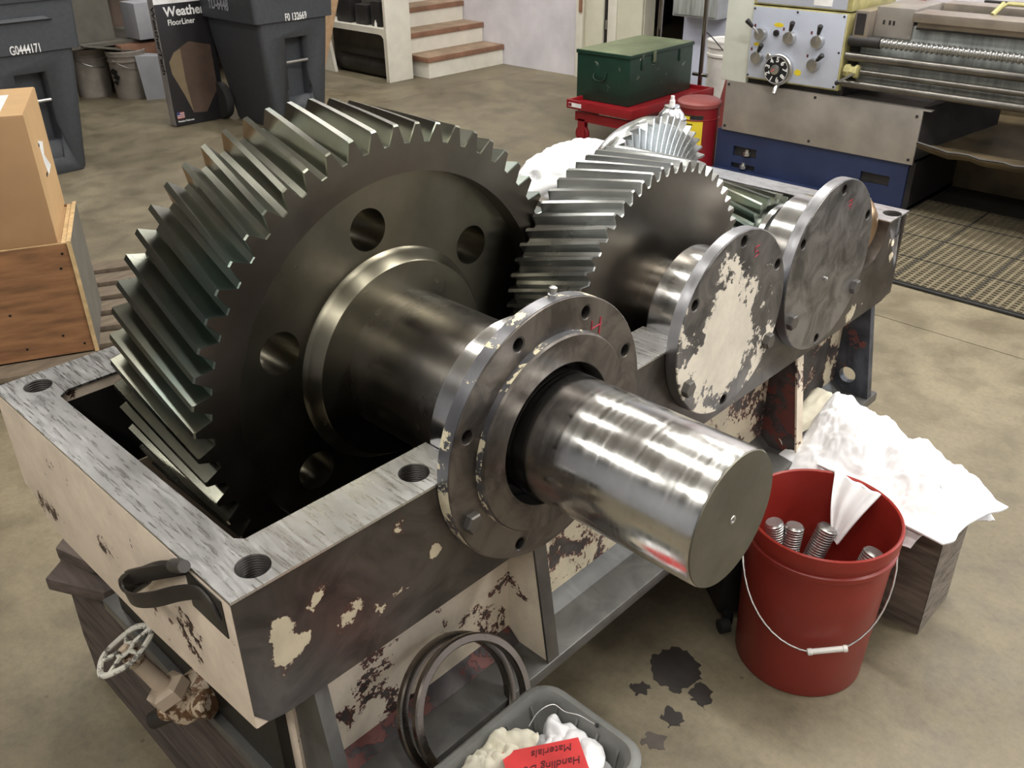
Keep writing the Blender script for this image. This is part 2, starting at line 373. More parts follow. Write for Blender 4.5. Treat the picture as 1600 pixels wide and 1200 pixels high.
# ---------------------------------------------------------------- the setting
fl = box('floor', (-9.5, 6.5), (-5, 11.5), (-.06, -.006), M['mat_base']); struct(fl)
xs = [-9.5, -6.4, -3.3, -.2 + .0, 2.9, 6.5]; ys = [-5, -2.9, .05, 3.05, 6.05, 9.05, 11.5]
g0 = .0022
ys = [-5, -2.95, 3.05, 6.1, 11.5]; xs = [-9.5, -5.0, 1.9, 6.5]
for i in range(len(xs) - 1):
    for j in range(len(ys) - 1):
        s = box('floor_slab', (xs[i] + g0, xs[i + 1] - g0), (ys[j] + g0, ys[j + 1] - g0), (-.0058, 0), M['concrete'], fl)
def wall(name, x, y, z, mat): return struct(box(name, x, y, z, mat))
WA = struct(bpy.data.objects.new('wall_back', None)); COL.objects.link(WA)
box('wall_panel', (-9.5, -4.53), (5.96, 6.1), (0, CEIL), M['wall_white'], WA)
box('wall_panel', (-4.53, -3.83), (5.965, 6.1), (0, CEIL), M['wall_cream'], WA)
box('wall_panel', (-3.83, -3.455), (5.965, 6.1), (2.1, CEIL), M['wall_cream'], WA)
box('wall_panel', (-3.455, -2.7), (5.965, 6.1), (0, CEIL), M['wall_lav'], WA)
box('wall_panel', (-2.7, 1.3), (5.96, 6.1), (0, CEIL), M['wall_white'], WA)
box('wall_panel', (1.3, 5.1), (5.96, 6.1), (3.4, CEIL), M['wall_white'], WA)
box('wall_panel', (5.1, 6.5), (5.96, 6.1), (0, CEIL), M['wall_white'], WA)
wall('wall_left', (-9.5, -9.36), (-5, 11.5), (0, CEIL), M['wall_far'])
wall('wall_right', (6.36, 6.5), (-5, 11.5), (0, CEIL), M['wall_white'])
wall('wall_front', (-9.36, 6.36), (-5, -4.86), (0, CEIL), M['paper'])
wall('wall_corridor', (-9.36, 6.36), (11.36, 11.5), (0, CEIL), M['wall_far'])
wall('ceiling', (-9.5, 6.5), (-5, 11.5), (CEIL, CEIL + .1), M['ceiling'])
# door frame left of the opening: jambs, slot and hinge
D1 = struct(bpy.data.objects.new('door_1', None)); COL.objects.link(D1)
box('jamb', (-4.52, -4.45), (5.93, 5.964), (0, 2.2), M['stair_white'], D1, .003)
box('jamb', (-4.40, -4.225), (5.925, 5.964), (0, 2.2), M['wall_cream'], D1, .003)
box('door_gap', (-4.222, -4.178), (5.945, 5.963), (0, 2.2), M['lathe_dark'], D1)
box('jamb', (-4.175, -4.09), (5.925, 5.964), (0, 2.2), M['stair_white'], D1, .003)
box('door_leaf', (-4.085, -3.835), (5.935, 5.964), (.02, 2.15), M['wall_cream'], D1, .003)
lathe('hinge_pin', [(0, .008), (.07, .008)], axis_T((-4.19, 5.93, .42), (0, 0, 1)), M['zinc'], D1, 10)
box('latch_plate', (-4.475, -4.45), (5.91, 5.932), (.53, .63), M['tread'], D1, .002)
# fluorescent fittings that carry the ceiling light
WH = ['over the floor left of the gearbox', 'above and behind the camera', 'over the tall carton', 'over the crate', 'over the near end of the gearbox', 'over the refuse carts', 'over the floor between carts and chest', 'over the red bucket', 'over the open floor at the right', 'over the lathe', 'over the staircase']
for (lx, ly, ll, pw), wh_ in zip(LAMPS, WH):
    t = thing('ceiling_light', 'twin-tube fluorescent fitting hung ' + wh_, 'light', (lx, ly, CEIL), 'fluorescent fittings under the ceiling')
    g = G(); g.box((lx - ll / 2, lx + ll / 2), (ly - .12, ly + .12), (CEIL - .28, CEIL - .22))
    for sx in (-.8, .8): g.box((lx + sx - .01, lx + sx + .01), (ly - .01, ly + .01), (CEIL - .22, CEIL))
    part('housing', g, M['white'], t)
    for dy in (-.06, .06):
        lathe('tube', [(-ll / 2, .013), (ll / 2, .013)], axis_T((lx, ly + dy, CEIL - .31), (1, 0, 0)), M['tube_glow'], t, 8)

# ---------------------------------------------------------------- gearbox housing
Z0 = .84; Y1, Y2, Y3 = .521, 1.027, 1.406; W_ = .7357; LG = 1.852
GB = thing('gearbox_housing', 'lower half of a cream and bare iron gearbox housing resting on timbers', 'gearbox', (-.37, .92, .335))
def notch(yc, r, n=28): return [(yc + r * cos(pi - pi * i / (n - 1)), Z0 - r * sin(pi * i / (n - 1))) for i in range(n)]
def wall_outline(bearings, rc=.05):
    pts = [(-.0132, Z0)]
    for (yc, r) in bearings: pts += notch(yc, r)
    pts += [(LG, Z0), (LG, .62 + rc)] + [(LG - rc + rc * cos(-t), .62 + rc + rc * sin(-t)) for t in (.5, 1.05, pi / 2)]
    pts += [(.03, .62), (.004, .626), (-.0132, .65)]
    return pts
BR = [(Y1, .1526), (Y2, .1254), (Y3, .1348), (1.665, .088)]
hol = [(-.036, .040), (-.042, .304), (-.690, .041), (-.025, .745), (-.021, 1.815), (-.69, 1.815)]
HR = .0225
def drill(o):
    g = G()
    for h in hol: g.lathe([(0, HR + .0008), (.06, HR + .0008)], 28, axis_T((h[0], h[1], Z0 + .01), (0, 0, -1)))
    boolean(o, part('cutter', g, M['iron'], GB)); return o
FW = drill(plate('front_wall', wall_outline(BR), [], .088, TX(-.088), M['casing_face'], GB)); FW['label'] = 'scraped dark iron front wall with scraps of cream paint'
drill(plate('back_wall', wall_outline(BR[:3]), [], .09, TX(-W_), M['cream'], GB))
# end wall at the near left: cream, its lower far corner cut back
ew = [(-.0885, Z0 - .001), (-.6455, Z0 - .001), (-.6455, .66), (-.60, .60), (-.0885, .60)]
prof = [(-.001, Z0 - .004), (-.001, .624), (-.30, .600), (-.60, .596), (-.66, .612), (-.715, .655), (-.7345, .70), (-.7345, Z0 - .004)]
def end_wall(y0, y1, mat):
    g = G(); g.loft([[(x, y, z) for (x, z) in prof] for y in (y0, y1)]); return drill(part('end_wall', g, mat, GB, bevel=.004))
end_wall(-.0145, .052, M['cream'])
end_wall(1.785, LG + .008, M['casing_face'])
# machined joint face on top, with the tapped holes
def rim(yA, yB, x0, x1, hs): return [(x0, yA), (x1, yA), (x1, yB), (x0, yB)], hs
def toppiece(out, hs, nm='joint_face'):
    return plate(nm, out, [circ(h[0], h[1], HR, 28) for h in hs], .004, TZ(Z0 - .0015), M['top_machined'], GB)
ch = .012
toppiece([(-W_ - .003, -.014), (-.135, -.014), (-.105, -.014), (.0015, -.014), (.0015, .3675), (-.089, .3675), (-.089, .062), (-.100, .052), (-.628, .052), (-.642, .07), (-.642, .363), (-W_ - .003, .363)],
         [hol[0], hol[1], hol[2]])
toppiece([(-.089, Y1 + .1535), (.0015, Y1 + .1535), (.0015, Y2 - .126), (-.089, Y2 - .126)], [hol[3]])
toppiece([(-.089, Y3 + .1355), (.0015, Y3 + .1355), (.0015, 1.575), (-.089, 1.575)], [])
toppiece([(-.089, 1.754), (.0015, 1.754), (.0015, LG + .01), (-W_ - .003, LG + .01), (-W_ - .003, Y3 + .14), (-.645, Y3 + .14), (-.645, 1.785), (-.089, 1.785)], [hol[4], hol[5]])
toppiece([(-W_ - .003, Y1 + .157), (-.645, Y1 + .157), (-.645, Y2 - .13), (-W_ - .003, Y2 - .13)], [])
for h in hol[:6]:   # tapped holes: dark bores with thread rings
    g = G(axis_T((h[0], h[1], Z0 + .0028), (0, 0, -1)))
    pr = []
    for k in range(12): pr += [(k * .004, HR), (k * .004 + .002, HR - .0016)]
    pr += [(.05, HR), (.05, .0002)]
    g.loft([[(t, r * cos(2 * pi * j / 28), r * sin(2 * pi * j / 28)) for j in range(28)] for (t, r) in pr], False, True)
    part('tapped_hole', g, M['dark_metal'], GB, recalc=False)
# lower body
lb = G(); lb.box((-.085, -.065), (.09, .62), (.365, .625)); part('lower_front_wall', lb, M['cream_chips'], GB)
lb = G(); lb.box((-.085, -.065), (.62, 1.79), (.365, .625)); part('lower_front_wall', lb, M['cream_mid'], GB)
lb = G(); lb.box((-.66, -.64), (.09, 1.79), (.365, .66)); part('lower_back_wall', lb, M['cream'], GB)
lb = G(); lb.box((-.66, -.065), (.07, .09), (.365, .61)); part('lower_end_wall', lb, M['cream'], GB)
lb = G(); lb.box((-.66, -.065), (1.77, 1.79), (.365, .625)); part('lower_end_wall', lb, M['maroon'], GB)
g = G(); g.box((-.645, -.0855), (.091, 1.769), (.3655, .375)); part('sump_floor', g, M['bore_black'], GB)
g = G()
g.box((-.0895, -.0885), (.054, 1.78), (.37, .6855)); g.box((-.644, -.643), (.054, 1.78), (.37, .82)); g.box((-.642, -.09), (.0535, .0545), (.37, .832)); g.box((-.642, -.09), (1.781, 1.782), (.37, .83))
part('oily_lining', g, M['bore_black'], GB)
fp = G(); fp.box((-.70, .037), (.04, 1.81), (.340, .365)); part('foot_plate', fp, M['foot_grey'], GB, bevel=.003)
for (ya, yb, mt) in ((.098, .511, 'maroon'), (.535, 1.384, 'foot_grey'), (1.408, 1.754, 'foot_grey')):
    g = G(); g.loft([[(-.0845, y, .3655), (-.038, y, .3655), (-.052, y, .378), (-.076, y, .398), (-.0845, y, .425)] for y in (ya, yb)]); part('weld_fillet', g, M[mt], GB, angle=50)
def gusset(y, mat, hole=False, xt=-.004, th=.022):
    out = [(-.066, .364), (.034, .364), (xt, .621), (-.066, .621)]
    o = plate('gusset', out, [circ(-.030, .415, .022, 24)] if hole else [], th, TY(y + th), mat, GB)
    return o
gusset(.512, M['cream_chips']); gusset(1.385, M['maroon']); gusset(1.755, M['blue_iron'], True)
for y in (.512, 1.385):
    g = G(); g.add([(.0345, y - .003, .366), (.0345, y + .025, .366), (-.002, y + .025, .62), (-.002, y - .003, .62), (.030, y - .003, .366), (.030, y + .025, .366), (-.007, y + .025, .62), (-.007, y - .003, .62)],
                   [(0, 1, 2, 3), (4, 7, 6, 5), (0, 3, 7, 4), (1, 5, 6, 2), (3, 2, 6, 7), (0, 4, 5, 1)])
    part('gusset_edge', g, M['cream_chips'] if y > 1 else M['iron'], GB)
gusset(.075, M['foot_grey'])
# drain boss on the near end
lathe('drain_boss', [(0, .03), (.035, .03), (.05, .022)], axis_T((-.335, .072, .405), (0, -1, -.15)), M['brass'], GB, 20)
# lifting bracket bolted under the corner of the joint face
BK = thing('lifting_bracket', 'black forged loop and strap bracket on the cream corner below the tapped hole', 'bracket', (-.06, -.013, .80))
g = G(); g.tube(smooth_path([(-.112, -.022, .838), (-.150, -.028, .820), (-.195, -.034, .788), (-.240, -.038, .755), (-.268, -.040, .732), (-.274, -.040, .718), (-.260, -.040, .716), (-.235, -.036, .733), (-.200, -.03, .765)]), [.0055] * 49)
part('loop', g, M['dark_metal'], BK)
lathe('clamp', [(0, .0085), (.024, .0095), (.027, .008), (.040, .008)], axis_T((-.122, -.022, .832), (.78, 0, .42)), M['iron'], BK, 16)
def strap(pts, wd, th, up=(0, -.15, 1)):
    P = smooth_path(pts); loops = []
    for i, p in enumerate(P):
        d = (Vector(P[min(i + 1, len(P) - 1)]) - Vector(P[max(i - 1, 0)])).normalized(); s = Vector(up); s = (s - d * s.dot(d)).normalized()
        n = d.cross(s).normalized(); p = Vector(p)
        loops.append([tuple(p + n * a * th + s * b_ * wd) for a, b_ in ((-.5, -.5), (.5, -.5), (.5, .5), (-.5, .5))])
    g = G(); g.loft(loops); return g
part('strap', strap([(-.222, -.034, .760), (-.232, -.044, .748), (-.222, -.054, .742), (-.185, -.056, .757), (-.140, -.048, .782), (-.10, -.032, .806), (-.070, -.020, .818), (-.048, -.017, .812), (-.035, -.016, .795)], .024, .003), M['dark_metal'], BK)
part('strap', strap([(-.235, -.040, .755), (-.20, -.040, .780), (-.16, -.034, .805), (-.13, -.026, .822), (-.105, -.018, .836)], .022, .004), M['dark_metal'], BK)
g = G(); g.box((-.105, -.020), (-.0165, -.0146), (.772, .832)); part('pad', g, M['dark_metal'], BK, bevel=.002)

# ---------------------------------------------------------------- gears
def tooth_loop(x, n, rt, rr, twist, a0, tip=.105, mid=.228, root=.37):
    p = 2 * pi / n; L = []
    for k in range(n):
        c = a0 + k * p + twist
        for (f, r) in ((-.5, rr), (-root, rr), (-mid, rr + (rt - rr) * .5), (-tip, rt), (tip, rt), (mid, rr + (rt - rr) * .5), (root, rr)):
            a = c + f * p; L.append((x, r * cos(a), r * sin(a)))
    return L
def ring_loop(x, r, P): # same angular layout as a tooth loop
    return [(x, r * q[1] / math.hypot(q[1], q[2]), r * q[2] / math.hypot(q[1], q[2])) for q in P]
def gear_rim(name, n, rt, rr, x0, x1, twist, a0, y, rin, mat, fmat, parent, steps=8, c=.0025):
    """teeth from x0 (front) to x1 (back); a0 degrees of one tooth at the front"""
    T = Matrix.Translation((0, y, Z0)); g = G(T); loops = []
    a = radians(a0); tw = radians(twist)
    fr = tooth_loop(x0 - c, n, rt, rr, 0, a)
    for i in range(steps + 1):
        t = i / steps; loops.append(tooth_loop(x0 - c + (x1 - x0 + 2 * c) * t, n, rt, rr, tw * t, a))
    f0 = tooth_loop(x0, n, rt - c, rr - c * .5, 0, a); b0 = tooth_loop(x1, n, rt - c, rr - c * .5, tw, a)
    g.loft([f0] + loops + [b0], False, False)
    part(name, g, mat, parent, angle=25)
    g = G(T); ri = ring_loop(x0, rin, f0); rib = ring_loop(x1, rin, b0)
    g.loft([f0, ri], False, False); g.loft([ri, rib], False, False); g.loft([rib, b0], False, False)
    part('side_face', g, fmat, parent, angle=30, recalc=False)
GA = thing('output_gear', 'largest helical gear with six-hole web on the thick protruding output shaft', 'gear', (-.44, Y1, Z0))
gear_rim('toothed_rim', 58, .403, .374, -.3086, -.572, -10.0, 107.1, Y1, .3275, M['gear_tooth'], M['gear_face'], GA, 10)
TG = Matrix.Translation((0, Y1, Z0))
lathe('rim_bore', [(-.3096, .3276), (-.345, .3255), (-.460, .3255), (-.460, .340), (-.3096, .340)], TG, M['gear_face'], GA, 128, True)
wh = [circ(.242 * cos(radians(38.5 + 60 * k)), .242 * sin(radians(38.5 + 60 * k)), .0355, 40) for k in range(6)]
plate('web', circ(0, 0, .3262, 128), wh + [circ(0, 0, .17, 64)], .12, TX(-.462, Y1, Z0), M['gear_web'], GA)
g = G(TG); g.lathe([(-.345, .1995), (-.341, .1935), (-.334, .1885), (-.3165, .1795), (-.3135, .177), (-.3135, .124), (-.40, .124), (-.40, .1995)], 128, close=True)
part('hub', g, M['gear_web'], GA)
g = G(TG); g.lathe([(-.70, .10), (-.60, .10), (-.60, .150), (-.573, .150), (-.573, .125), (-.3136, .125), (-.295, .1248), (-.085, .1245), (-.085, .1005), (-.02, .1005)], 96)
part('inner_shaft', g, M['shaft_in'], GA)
g = G(TG); g.lathe([(-.021, .1000), (.030, .1000), (.032, .0992), (.034, .1), (.336, .1), (.3385, .0985), (.3387, .09)], 128)
part('output_shaft', g, M['shaft'], GA)
lathe('shaft_end_face', [(.3386, .0985), (.3405, .0975), (.3405, .0045)], TG, M['shaft_end'], GA, 96)
lathe('centre_drill', [(.3402, .0065), (.3414, .0060), (.3414, .0035), (.339, .001)], TG, M['zinc'], GA, 24)

GBb = thing('intermediate_gear', 'solid-faced helical gear with wide teeth in the middle of the housing', 'gear', (-.22, Y2, Z0))
gear_rim('toothed_rim', 58, .2709, .2511, -.1365, -.302, 9.7, 108.5, Y2, .079, M['gear_bright'], M['gear_face'], GBb, 8)
TB = Matrix.Translation((0, Y2, Z0))
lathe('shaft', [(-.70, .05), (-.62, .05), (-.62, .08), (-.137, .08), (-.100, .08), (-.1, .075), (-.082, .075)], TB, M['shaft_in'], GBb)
g = G(TB); L = [tooth_loop(x, 17, .118, .093, radians(-20 * t), 0) for x, t in ((-.33, 0), (-.40, .33), (-.48, .66), (-.56, 1))]
g.loft([ring_loop(-.33, .078, L[0])] + L + [ring_loop(-.56, .078, L[-1])], False, False); part('pinion', g, M['gear_tooth'], GBb, angle=25)

GC = thing('pinion_shaft', 'shaft behind the bare cover carrying a greenish pinion and a bright curved-tooth ring gear', 'gear', (-.38, Y3, Z0))
TC = Matrix.Translation((0, Y3, Z0))
def bevel_loop(s, n=54):
    r0, x0 = .2335, -.462; r1, x1 = .135, -.418
    r = r0 + (r1 - r0) * s; x = x0 + (x1 - x0) * s; h = .021 * (1 - .3 * s); tw = radians(24) * s ** 1.2; p = 2 * pi / n; L = []
    for k in range(n):
        c = k * p + tw
        for (f, d) in ((-.5, 0), (-.30, .45), (-.10, 1), (.10, 1), (.30, .45)):
            a = c + f * p; rr = r + h * d * .30; xx = x + h * d; L.append((xx, rr * cos(a), rr * sin(a)))
    return L
g = G(TC); L = [bevel_loop(i / 8) for i in range(9)]
g.loft([ring_loop(-.505, .205, L[0]), ring_loop(-.478, .228, L[0])] + L + [ring_loop(-.425, .135, L[-1]), ring_loop(-.43, .07, L[-1])], False, True)
part('ring_gear', g, M['gear_bright'], GC, angle=25)
lathe('back_rim', [(-.52, .10), (-.515, .218), (-.487, .2325), (-.4745, .2325), (-.4745, .20), (-.50, .10)], TC, M['gear_bright'], GC, 96, True)
GD = GC
g = G(TC); L = [tooth_loop(-.1265 + (-.19) * t, 26, .1229, .1015, radians(-22 * t), radians(98.2), .10, .23, .37) for t in [i / 6 for i in range(7)]]
g.loft([ring_loop(-.1265, .06, L[0])] + L + [ring_loop(-.3165, .06, L[-1])], True, True); part('pinion', g, M['gear_tooth'], GD, angle=25)
lathe('journal', [(-.1264, .078), (-.118, .080), (-.118, .1), (-.112, .104), (-.1, .104), (-.098, .09), (-.0755, .09)], TC, M['spigot'], GD)
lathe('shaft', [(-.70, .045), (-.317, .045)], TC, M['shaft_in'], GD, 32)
GE = thing('bronze_gear', 'small bronze-coloured toothed wheel half hidden at the far front corner', 'gear', (-.06, 1.665, Z0))
g = G(Matrix.Translation((0, 1.665, Z0))); L = [tooth_loop(x, 22, .086, .075, 0, .1) for x in (-.045, -.12)]
g.loft([ring_loop(-.045, .03, L[0])] + L + [ring_loop(-.12, .03, L[-1])], True, True); part('toothed_rim', g, M['top_machined'], GE, angle=25)
lathe('hub', [(-.045, .074), (-.030, .070), (-.012, .050), (-.006, .030)], Matrix.Translation((0, 1.665, Z0)), M['bronze'], GE, 40)

# ---------------------------------------------------------------- bearing covers
def hexbolt(p, r, parent, mat=None, h=.012, name='bolt'):
    g = G(axis_T(p, (1, 0, 0))); g.lathe([(0, r), (h * .8, r), (h, r * .85)], 6); return part(name, g, mat or M['dark_metal'], parent, angle=20)
def cover(y, R, face_mat, nh, hr, a0, sr, sx, bolts, label, bore=None, hole_r=.0115):
    t = thing('bearing_cover', label, 'cover', (0, y, Z0 - R))
    hs = [(hr * cos(radians(a0 + 360 / nh * k)), hr * sin(radians(a0 + 360 / nh * k))) for k in range(nh)]
    fl_ = plate('flange', circ(0, 0, R, 120), [circ(h[0], h[1], hole_r, 24) for h in hs] + ([circ(0, 0, bore, 64)] if bore else []), .0252, TX(.0005, y, Z0), face_mat, t, bev=.0012)
    lathe('rim', [(.0018, R - .004), (.0018, R + .0006), (.0232, R + .0006), (.0232, R - .004)], Matrix.Translation((0, y, Z0)), M['rim_paint'] if bore else M['rim_grey'], t, 128, True)
    lathe('spigot', [(sx, sr - .022), (sx, sr - .002), (sx + .002, sr), (.0004, sr), (.0004, sr - .022)], Matrix.Translation((0, y, Z0)), M['spigot'], t, 96, True)
    for k, h in enumerate(hs):
        if k in bolts: hexbolt((.0257, y + h[0], Z0 + h[1]), .017, t, M['iron'])
        else:
            lathe('hole_lining', [(.0012, hole_r + .0002), (.0245, hole_r + .0002), (.0245, hole_r - .0018), (.0012, hole_r - .0018)], Matrix.Translation((0, y + h[0], Z0 + h[1])), M['dark_metal'], fl_, 20, True)
            lathe('hole_end', [(.0006, hole_r), (.0045, hole_r)], Matrix.Translation((0, y + h[0], Z0 + h[1])), M['bore_black'], fl_, 20)
    return t, hs
C1, _ = cover(Y1, .2120, M['cover_scraps'], 8, .188, 22.5, .1523, -.082, (4,), 'open round bearing cover around the thick output shaft, marked with a red 4', .1165)
lathe('collar', [(.0250, .1605), (.036, .1600), (.0395, .1575), (.0395, .1165), (.0250, .1165)], Matrix.Translation((0, Y1, Z0)), M['cover_scraps'], C1, 128, True)
lathe('collar_edge', [(.0255, .1610), (.0355, .1604), (.0355, .1580), (.0255, .1580)], Matrix.Translation((0, Y1, Z0)), M['rim_paint'], C1, 128, True)
lathe('seal_bore', [(.0005, .1168), (.0392, .1168), (.0392, .1155), (.004, .1155)], Matrix.Translation((0, Y1, Z0)), M['dark_metal'], C1, 96, True)
lathe('seal', [(-.07, .1310), (-.004, .1310), (-.004, .1015), (-.07, .1015)], Matrix.Translation((0, Y1, Z0)), M['bore_black'], C1, 64, True)
g = G(axis_T((.010, Y1 + .212 * cos(radians(86)), Z0 + .212 * sin(radians(86))), (0, .07, 1))); g.lathe([(0, .0075), (.005, .0075), (.0055, .005), (.010, .0045), (.0105, .006), (.015, .006), (.017, .003)], 12)
part('grease_fitting', g, M['zinc'], C1)
def strokes(T, segs, r, mat, parent, name='painted_mark'):
    g = G(T)
    for s in segs: g.tube([(a, b_, 0) for a, b_ in s], r, 4)
    g.v = [v for v in g.v]; return part(name, g, mat, parent)
strokes(TX(.0258, Y1 + .0985, Z0 + .140), [[(-.012, .014), (-.014, .001), (.010, .003)], [(.008, .014), (.005, -.013)]], .0016, M['red_mark'], C1)
C2, _ = cover(Y2, .1795, M['cover_paint'], 6, .1615, 28.5, .1252, -.083, (3, 5), 'round bearing cover half covered in flaking cream paint, between the two others')
strokes(TX(.0258, Y2 + .052, Z0 + .128), [[(.010, .010), (-.006, .010), (-.006, .001), (.006, 0), (.008, -.007), (-.004, -.010)]], .0013, M['red_mark'], C2)
C3, _ = cover(Y3, .1848, M['cover_bare'], 6, .1665, 27.5, .1346, -.076, (3, 5), 'bare grey round bearing cover farthest from the output shaft')
strokes(TX(.0258, Y3 + .045, Z0 + .125), [[(-.010, .008), (.008, .010), (.002, -.010)], [(-.008, -.002), (.006, .001)]], .0012, M['red_mark'], C3)
for t_ in (C3,): lathe('grease_fitting', [(0, .0045), (.006, .004), (.008, .002)], axis_T((.0256, Y3 - .02, Z0 - .02), (1, 0, 0)), M['zinc'], t_, 10)

# ---------------------------------------------------------------- spray can and rags on the housing
t = thing('spray_can', 'silver-topped aerosol can with white nozzle behind the curved-tooth ring gear', 'can', (-.672, 1.80, Z0 + .003))
TCn = Matrix.Translation((-.672, 1.80, Z0 + .003)) @ Matrix.Rotation(-pi / 2, 4, 'Y')
lathe('body', [(0, .037), (.003, .040), (.006, .0395), (.122, .0395)], TCn, M['can_label'], t, 40)
lathe('shoulder', [(.122, .0400), (.126, .0425), (.130, .0425), (.132, .037), (.142, .034), (.152, .025), (.157, .021), (.161, .022), (.164, .021), (.165, .012)], TCn, M['can_metal'], t, 40)
lathe('nozzle', [(.162, .008), (.178, .0075), (.179, .0055), (.19, .005)], TCn, M['white_plastic'], t, 16)

def cloth(name, outline_fn, nx, ny, hfn, mat, label, cat, group=None, thick=.004):
    g = G(); P = []
    for i in range(nx):
        for j in range(ny):
            u, v = i / (nx - 1), j / (ny - 1); x, y = outline_fn(u, v); P.append((x, y, hfn(u, v, x, y)))
    F = [(i * ny + j, (i + 1) * ny + j, (i + 1) * ny + j + 1, i * ny + j + 1) for i in range(nx - 1) for j in range(ny - 1)]
    g.add(P, F); base = (sum(p[0] for p in P) / len(P), sum(p[1] for p in P) / len(P), min(p[2] for p in P))
    o = part(name, g, mat, None, angle=180, loc=base, recalc=False)
    md = o.modifiers.new('thickness', 'SOLIDIFY'); md.thickness = thick; md.offset = 1
    return tag(o, label, cat, group)
def ridge(x, y, s, seed=0.0):
    q = Vector((x * s + seed, y * s - seed * .7, seed)); w_ = noise.noise_vector(q * .6) * .9
    a = 1 - abs(noise.noise(q + w_)) * 2.2; b_ = 1 - abs(noise.noise(q * 2.1 + w_)) * 2.2
    return max(a, -.3) * .65 + max(b_, -.3) * .25 + noise.noise(q * .5) * .4
def bilerp(c, u, v, wob=.0, seed=0.0):
    x = (c[0][0] * (1 - u) + c[1][0] * u) * (1 - v) + (c[3][0] * (1 - u) + c[2][0] * u) * v
    y = (c[0][1] * (1 - u) + c[1][1] * u) * (1 - v) + (c[3][1] * (1 - u) + c[2][1] * u) * v
    e = noise.noise_vector(Vector((u * 3 + seed, v * 3, seed))) * wob
    return x + e[0], y + e[1]
# ---------------------------------------------------------------- timbers under the housing
def timber(x, y, z, mat, label, endmat=None, loc=None):
    (a, b_), (c, d), (e, f) = x, y, z; n = 26; m_ = 6; t = thing('timber', label, 'timber', ((a + b_) / 2, (c + d) / 2, e))
    g = G(); loops = []
    for i in range(n + 1):
        X = a + (b_ - a) * i / n; L = []
        for (p, q, k) in ((c, e, 0), (d, e, 0), (d, f, 0), (c, f, 0)):
            pass
        ring = [(c, e + (f - e) * s / m_) for s in range(m_)] + [(c + (d - c) * s / m_, f) for s in range(m_)] + [(d, f - (f - e) * s / m_) for s in range(m_)] + [(d - (d - c) * s / m_, e) for s in range(m_)]
        for (Y, Zz) in ring:
            w_ = noise.noise(Vector((X * 2.5, Y * 30, Zz * 30))) * .006 + noise.noise(Vector((X * 9, Y * 60, Zz * 60))) * .002
            yy = Y + (w_ if Y in (c, d) else 0); zz = Zz + (w_ - .006 if Zz == f else 0)
            L.append((X, yy, max(zz, e)))
        loops.append(L)
    g.loft(loops, False, False); part('beam', g, mat, t, angle=50)
    for k, X in enumerate((a, b_)):
        L = loops[0 if k == 0 else -1]; cen = ((c + d) / 2, (e + f) / 2); cl = []
        for s in (1, .75, .5, .25):
            cl.append([(X + (noise.noise(Vector((p[1] * 40, p[2] * 90, s * 5 + k))) * .006 if s < 1 else 0) + (.001 if k else -.001), cen[0] + (p[1] - cen[0]) * s, cen[1] + (p[2] - cen[1]) * s) for p in L])
        g = G(); g.loft(cl, False, True); part('end_grain', g, endmat or mat, t, angle=60)
    return t
timber((-.93, .335), (.045, .31), (0, .333), M['old_wood'], 'dark squared timber under the near end of the housing, below the valve')
timber((-.92, .378), (1.432, 1.605), (0, .333), M['old_wood_far'], 'weathered timber block under the white rags beside the red bucket', M['end_grain'])
for k, (z0, pts) in enumerate(((.336, [(-.945, .13), (-.84, -.012), (-.715, .05), (-.70, .16), (-.83, .21)]), (.372, [(-.93, .10), (-.87, .03), (-.78, .055), (-.71, .1), (-.72, .2), (-.88, .20)]))):
    g = G(); n = len(pts); g.loft([[(p[0], p[1], z0 + .001) for p in pts], [(p[0], p[1], z0 + .030) for p in pts]])
    o = part('shim_board', g, M['old_wood'], None, bevel=.004, loc=(-.86, .08, z0)); tag(o, ['lower dark shim board jutting out at the left between timber and housing', 'upper dark shim board jutting out at the left between timber and housing'][k], 'board')
# ---------------------------------------------------------------- valve on the near end
VN = Vector((-.32, -.33, .888)).normalized(); VC = Vector((-.372, -.035, .520))
t = thing('gate_valve', 'rusty cream-painted gate valve with a white spoked handwheel under the corner', 'valve', VC - VN * .17)
TV = axis_T(VC, VN)
g = G(TV)
R = .047
def torus(g, R, r, n=48, m_=8, wav=0):
    L = []
    for i in range(n):
        a = 2 * pi * i / n; Rr = R * (1 + wav * cos(5 * a)); L.append([(r * .8 * sin(2 * pi * j / m_), (Rr + r * cos(2 * pi * j / m_)) * cos(a), (Rr + r * cos(2 * pi * j / m_)) * sin(a)) for j in range(m_)])
    L.append(L[0]); g.loft(L, False, False)
torus(g, R, .0055, wav=.035)
torus(g, .013, .004)
for k in range(5):
    a = 2 * pi * k / 5 + .3; g.tube([(0, .013 * cos(a), .013 * sin(a)), (0, R * cos(a), R * sin(a))], .0038, 6)
part('handwheel', g, M['valve_wheel'], t)
lathe('wheel_nut', [(-.004, .008), (.006, .008), (.007, .005)], TV, M['valve_cream'], t, 6, angle=20)
lathe('gland_nut', [(-.030, .015), (-.026, .0165), (-.014, .0165), (-.010, .012)], TV, M['brass'], t, 8, angle=20)
lathe('stem_tube', [(-.095, .0155), (-.030, .0135)], TV, M['valve_cream'], t, 24)
lathe('bonnet', [(-.118, .032), (-.116, .034), (-.096, .034), (-.093, .030), (-.091, .024)], TV, M['valve_cream'], t, 6, angle=20)
lathe('body', [(-.172, .018), (-.165, .025), (-.150, .028), (-.130, .027), (-.117, .027)], TV, M['brass'], t, 24)
bc = VC - VN * .148
lathe('port', [(-.040, .016), (-.040, .020), (-.030, .021), (.03, .021), (.036, .024), (.050, .024), (.054, .018)], axis_T(bc, (.62, .40, .25)), M['brass'], t, 20)
